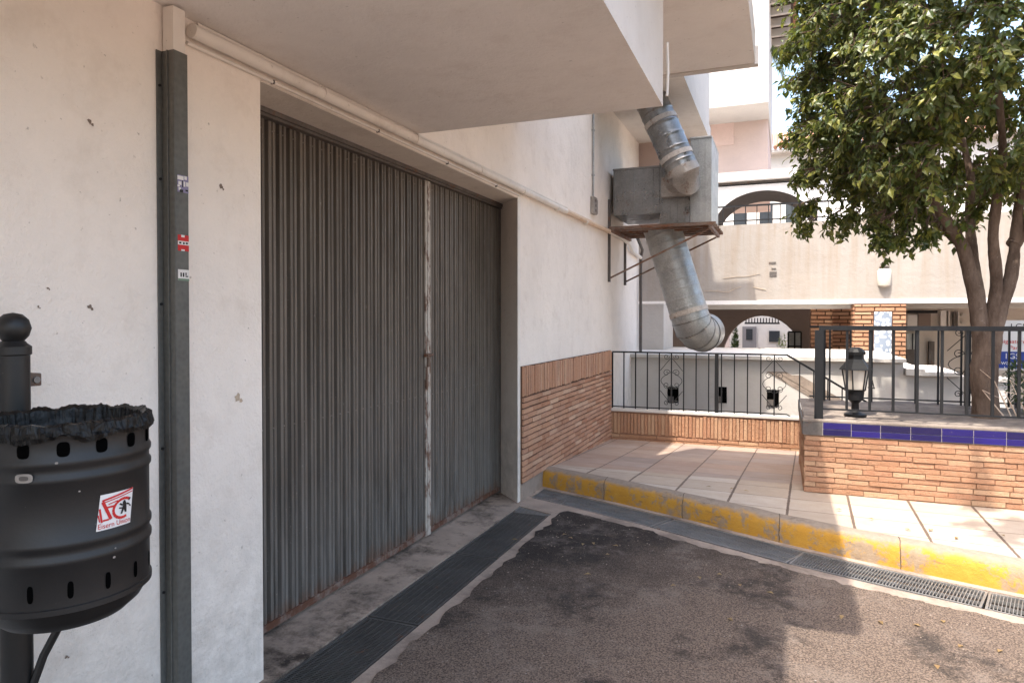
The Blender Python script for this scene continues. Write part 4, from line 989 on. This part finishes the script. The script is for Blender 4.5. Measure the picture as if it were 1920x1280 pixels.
letters('1GS', at(1882,670,Y=y_).x, at(1882,672,Y=y_).z, .085, wh_m); letters('way for', xs, at(1880,683,Y=y_).z, .065, wh_m); letters('her', at(1882,690,Y=y_).x, at(1880,693.5,Y=y_).z, .06, wh_m)
MB().box((2.9,13.0,-1.3),(9,13.2,1.1)).build('garden_wall', slab_m).__setitem__('label', 'x') if False else None

# ------------------------------------------------------------ upper level behind the bridge
UA = thing('upper_building', 'tall white and pink building with a tiled eave and a wide upper arch', 'building', (-.9,16,1.9))
xa0, xa1, xD = at(1320,400,Y=15.2).x, at(1640,400,Y=15.2).x, at(1441,100,Y=16.9).x
b = MB(); acx = (at(1338,400,Y=15.2).x+at(1528,400,Y=15.2).x)/2; arx = acx-at(1338,400,Y=15.2).x
zs = at(1430,425,Y=15.2).z; ztop = at(1430,357,Y=15.2).z
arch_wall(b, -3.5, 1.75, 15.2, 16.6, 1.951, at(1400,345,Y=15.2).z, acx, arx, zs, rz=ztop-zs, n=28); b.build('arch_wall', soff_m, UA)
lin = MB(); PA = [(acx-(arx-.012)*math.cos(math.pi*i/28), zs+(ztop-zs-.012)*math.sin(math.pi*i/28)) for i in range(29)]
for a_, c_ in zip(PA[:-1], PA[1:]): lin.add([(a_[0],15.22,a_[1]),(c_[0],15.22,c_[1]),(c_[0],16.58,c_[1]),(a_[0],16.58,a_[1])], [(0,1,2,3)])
lin.build('arch_shade_lining', m_plaster('arch_shade', (.05,.042,.038), (.03,.025,.022), .3, .3), UA)  # near-black sheet, the unlit shade inside the arch put into its colour
zb2 = at(1400,343,Y=15.1).z; zb3 = at(1400,322,Y=15.1).z
MB().box((-3.6,15.05,zb2+.05),(1.8,16.9,zb3)).build('beam', white_m, UA); MB().box((-3.6,15.2,zb2-.03),(1.8,16.7,zb2+.05)).build('painted_shadow_gap', frame_m, UA)  # dark strip paints the shadow line below the beam
zr = at(1400,207,Y=16).z
MB().box((-3.6,16.9,zb3),(xD-.001,21,zr)).build('lower_facade', pink_m, UA)
MB().box((-3.6,15.55,zr),(at(1441,100,Y=15.55).x,21,13)).build('upper_facade', white_m, UA)
o_ = at(1358,245,Y=16.89); MB().box((-1.6,16.885,o_.z-.35),(at(1376,245,Y=16.89).x,16.899,o_.z+.25)).build('wall_patch', m_plaster('patch',(.64,.49,.44),(.5,.38,.33),.2,.3), UA)
ez = at(1485,95,X=.2); roof_m = m_simple('terracotta', (.36,.19,.12), .85, var=.4, sc=9)
b = MB()
ze = 8.78
b.box((-.33,14,ze+.12),(.2,20.2,ze+.17)); b.build('eave_board', m_simple('eave_brown', (.05,.032,.025), .8), UA)
for i in range(10): MB().box((-.33,14.2+i*.66,ze-.06),(.14,14.3+i*.66,ze+.119)).build('rafter', white_m, UA)
b = MB()
for i in range(34): y = 14.05+i*.18; b.tube([(-.2,y,ze+.26),(.30,y,ze+.19)], .075, 8)
b.build('roof_tiles', roof_m, UA)
# upper railing seen through the arch
UR = thing('railing', 'thin black railing on the upper deck seen through the high arch', 'railing', (0,13.4,1.95))
zt3 = at(1450,383,Y=13.4).z; x0, x1 = at(1340,400,Y=13.4).x, at(1640,400,Y=13.4).x; zl = 1.95
MB().bar((x0,13.4,zt3),(x1,13.4,zt3), .035,.03).build('top_rail', iron_m, UR); MB().bar((x0,13.4,at(1450,411,Y=13.4).z),(x1,13.4,at(1450,411,Y=13.4).z), .025,.02).build('bottom_rail', iron_m, UR)
for i in range(17):
    x = x0+.15+i*.2
    if x < x1: MB().bar((x,13.4,zl),(x,13.4,zt3), .05 if i in (8,) else .016).build('baluster', iron_m, UR)
FH = thing('distant_house', 'white house with windows seen through the high arch and behind the crown', 'house', (0,30,-1.3))
b = MB(); b.box((-4,30,-1.3),(8,36,8.2)); b.build('wall', white_m, FH)
for x in (-1.9,-.9,.1,2.0,3.2): o = MB().box((x,29.97,4.9),(x+.5,29.999,6.2)).build('window', win_m, FH)
b = MB(); b.box((-4.2,29.6,8.2),(8.2,36.2,8.3)); b.build('cornice', white_m, FH)
b = MB()
for i in range(60): x = -4.1+i*.2; b.tube([(x,29.5,8.36),(x,32,9.5)], .09, 8)
b.build('roof_tiles', roof_m, FH)
PT = thing('palm_fronds', 'drooping palm fronds hanging beside the tiled eave', 'plant', (-.1,17.6,8.2)); LV.clear(); LF.clear(); random.seed(8)
for i in range(9):
    c0 = Vector((-.25,17.3,7.95)); d = Vector((random.uniform(.2,.6),random.uniform(-.4,.2),random.uniform(-.9,-.2)))
    for k in range(14): p_ = c0+d*(k/14); leaf(p_, Vector((random.uniform(-.4,.4),random.uniform(-.3,.3),-1)).normalized(), Vector((0,1,0)), .28, .012)
m_ = MB(); m_.v = list(LV); m_.f = list(LF); m_.m = [0]*len(LF); m_.build('leaves', leaf_m, PT)

# ------------------------------------------------------------ grit and dry leaves
random.seed(77); gr = MB(); lv = []
def stone(x, y, z, r_):
    gr.add([(x-r_,y,z),(x,y-r_,z),(x+r_*.9,y,z),(x,y+r_*1.1,z),(x+r_*.1,y,z+r_*.8)], [(0,1,4),(1,2,4),(2,3,4),(3,0,4)])
for i in range(520):
    t = random.random()
    if t < .45: x, y, z = -1.5+abs(random.gauss(0,.35)), random.uniform(1.5,4.9), .0072
    elif t < .8:
        q_ = along_line(offs(FOOT,-.62), random.uniform(.4,4.5)); x, y, z = q_[0]+random.gauss(0,.05), q_[1]-abs(random.gauss(0,.25)), .0072
    else: x, y, z = random.uniform(-2.2,-1.97), random.uniform(2.3,5.2), .0002
    stone(x, y, z, random.choice((.002,.003,.003,.004,.006)))
tag(gr.build('grit', conc_m), kind='stuff')
LV.clear(); LF.clear()
for i in range(46):
    t = random.random()
    if t < .5: q_ = along_line(offs(FOOT,.3), random.uniform(.2,4.8)); p_ = Vector((q_[0], q_[1]+abs(random.gauss(0,.25)), .158))
    else: q_ = along_line(offs(FOOT,-.7), random.uniform(.5,4.5)); p_ = Vector((q_[0], q_[1]-abs(random.gauss(0,.5)), .012))
    if p_.y > 5.78 and p_.x > .1: continue
    a_ = random.uniform(0,6.28); leaf(p_, Vector((math.cos(a_),math.sin(a_),.05)).normalized(), Vector((0,0,1)), random.uniform(.03,.055), .012)
m_ = MB(); m_.v = list(LV); m_.f = list(LF); m_.m = [0]*len(LF); tag(m_.build('fallen_leaves', m_leaf('dry_leaf', [(.22,.13,.06),(.30,.20,.09),(.16,.10,.05)])), kind='stuff')
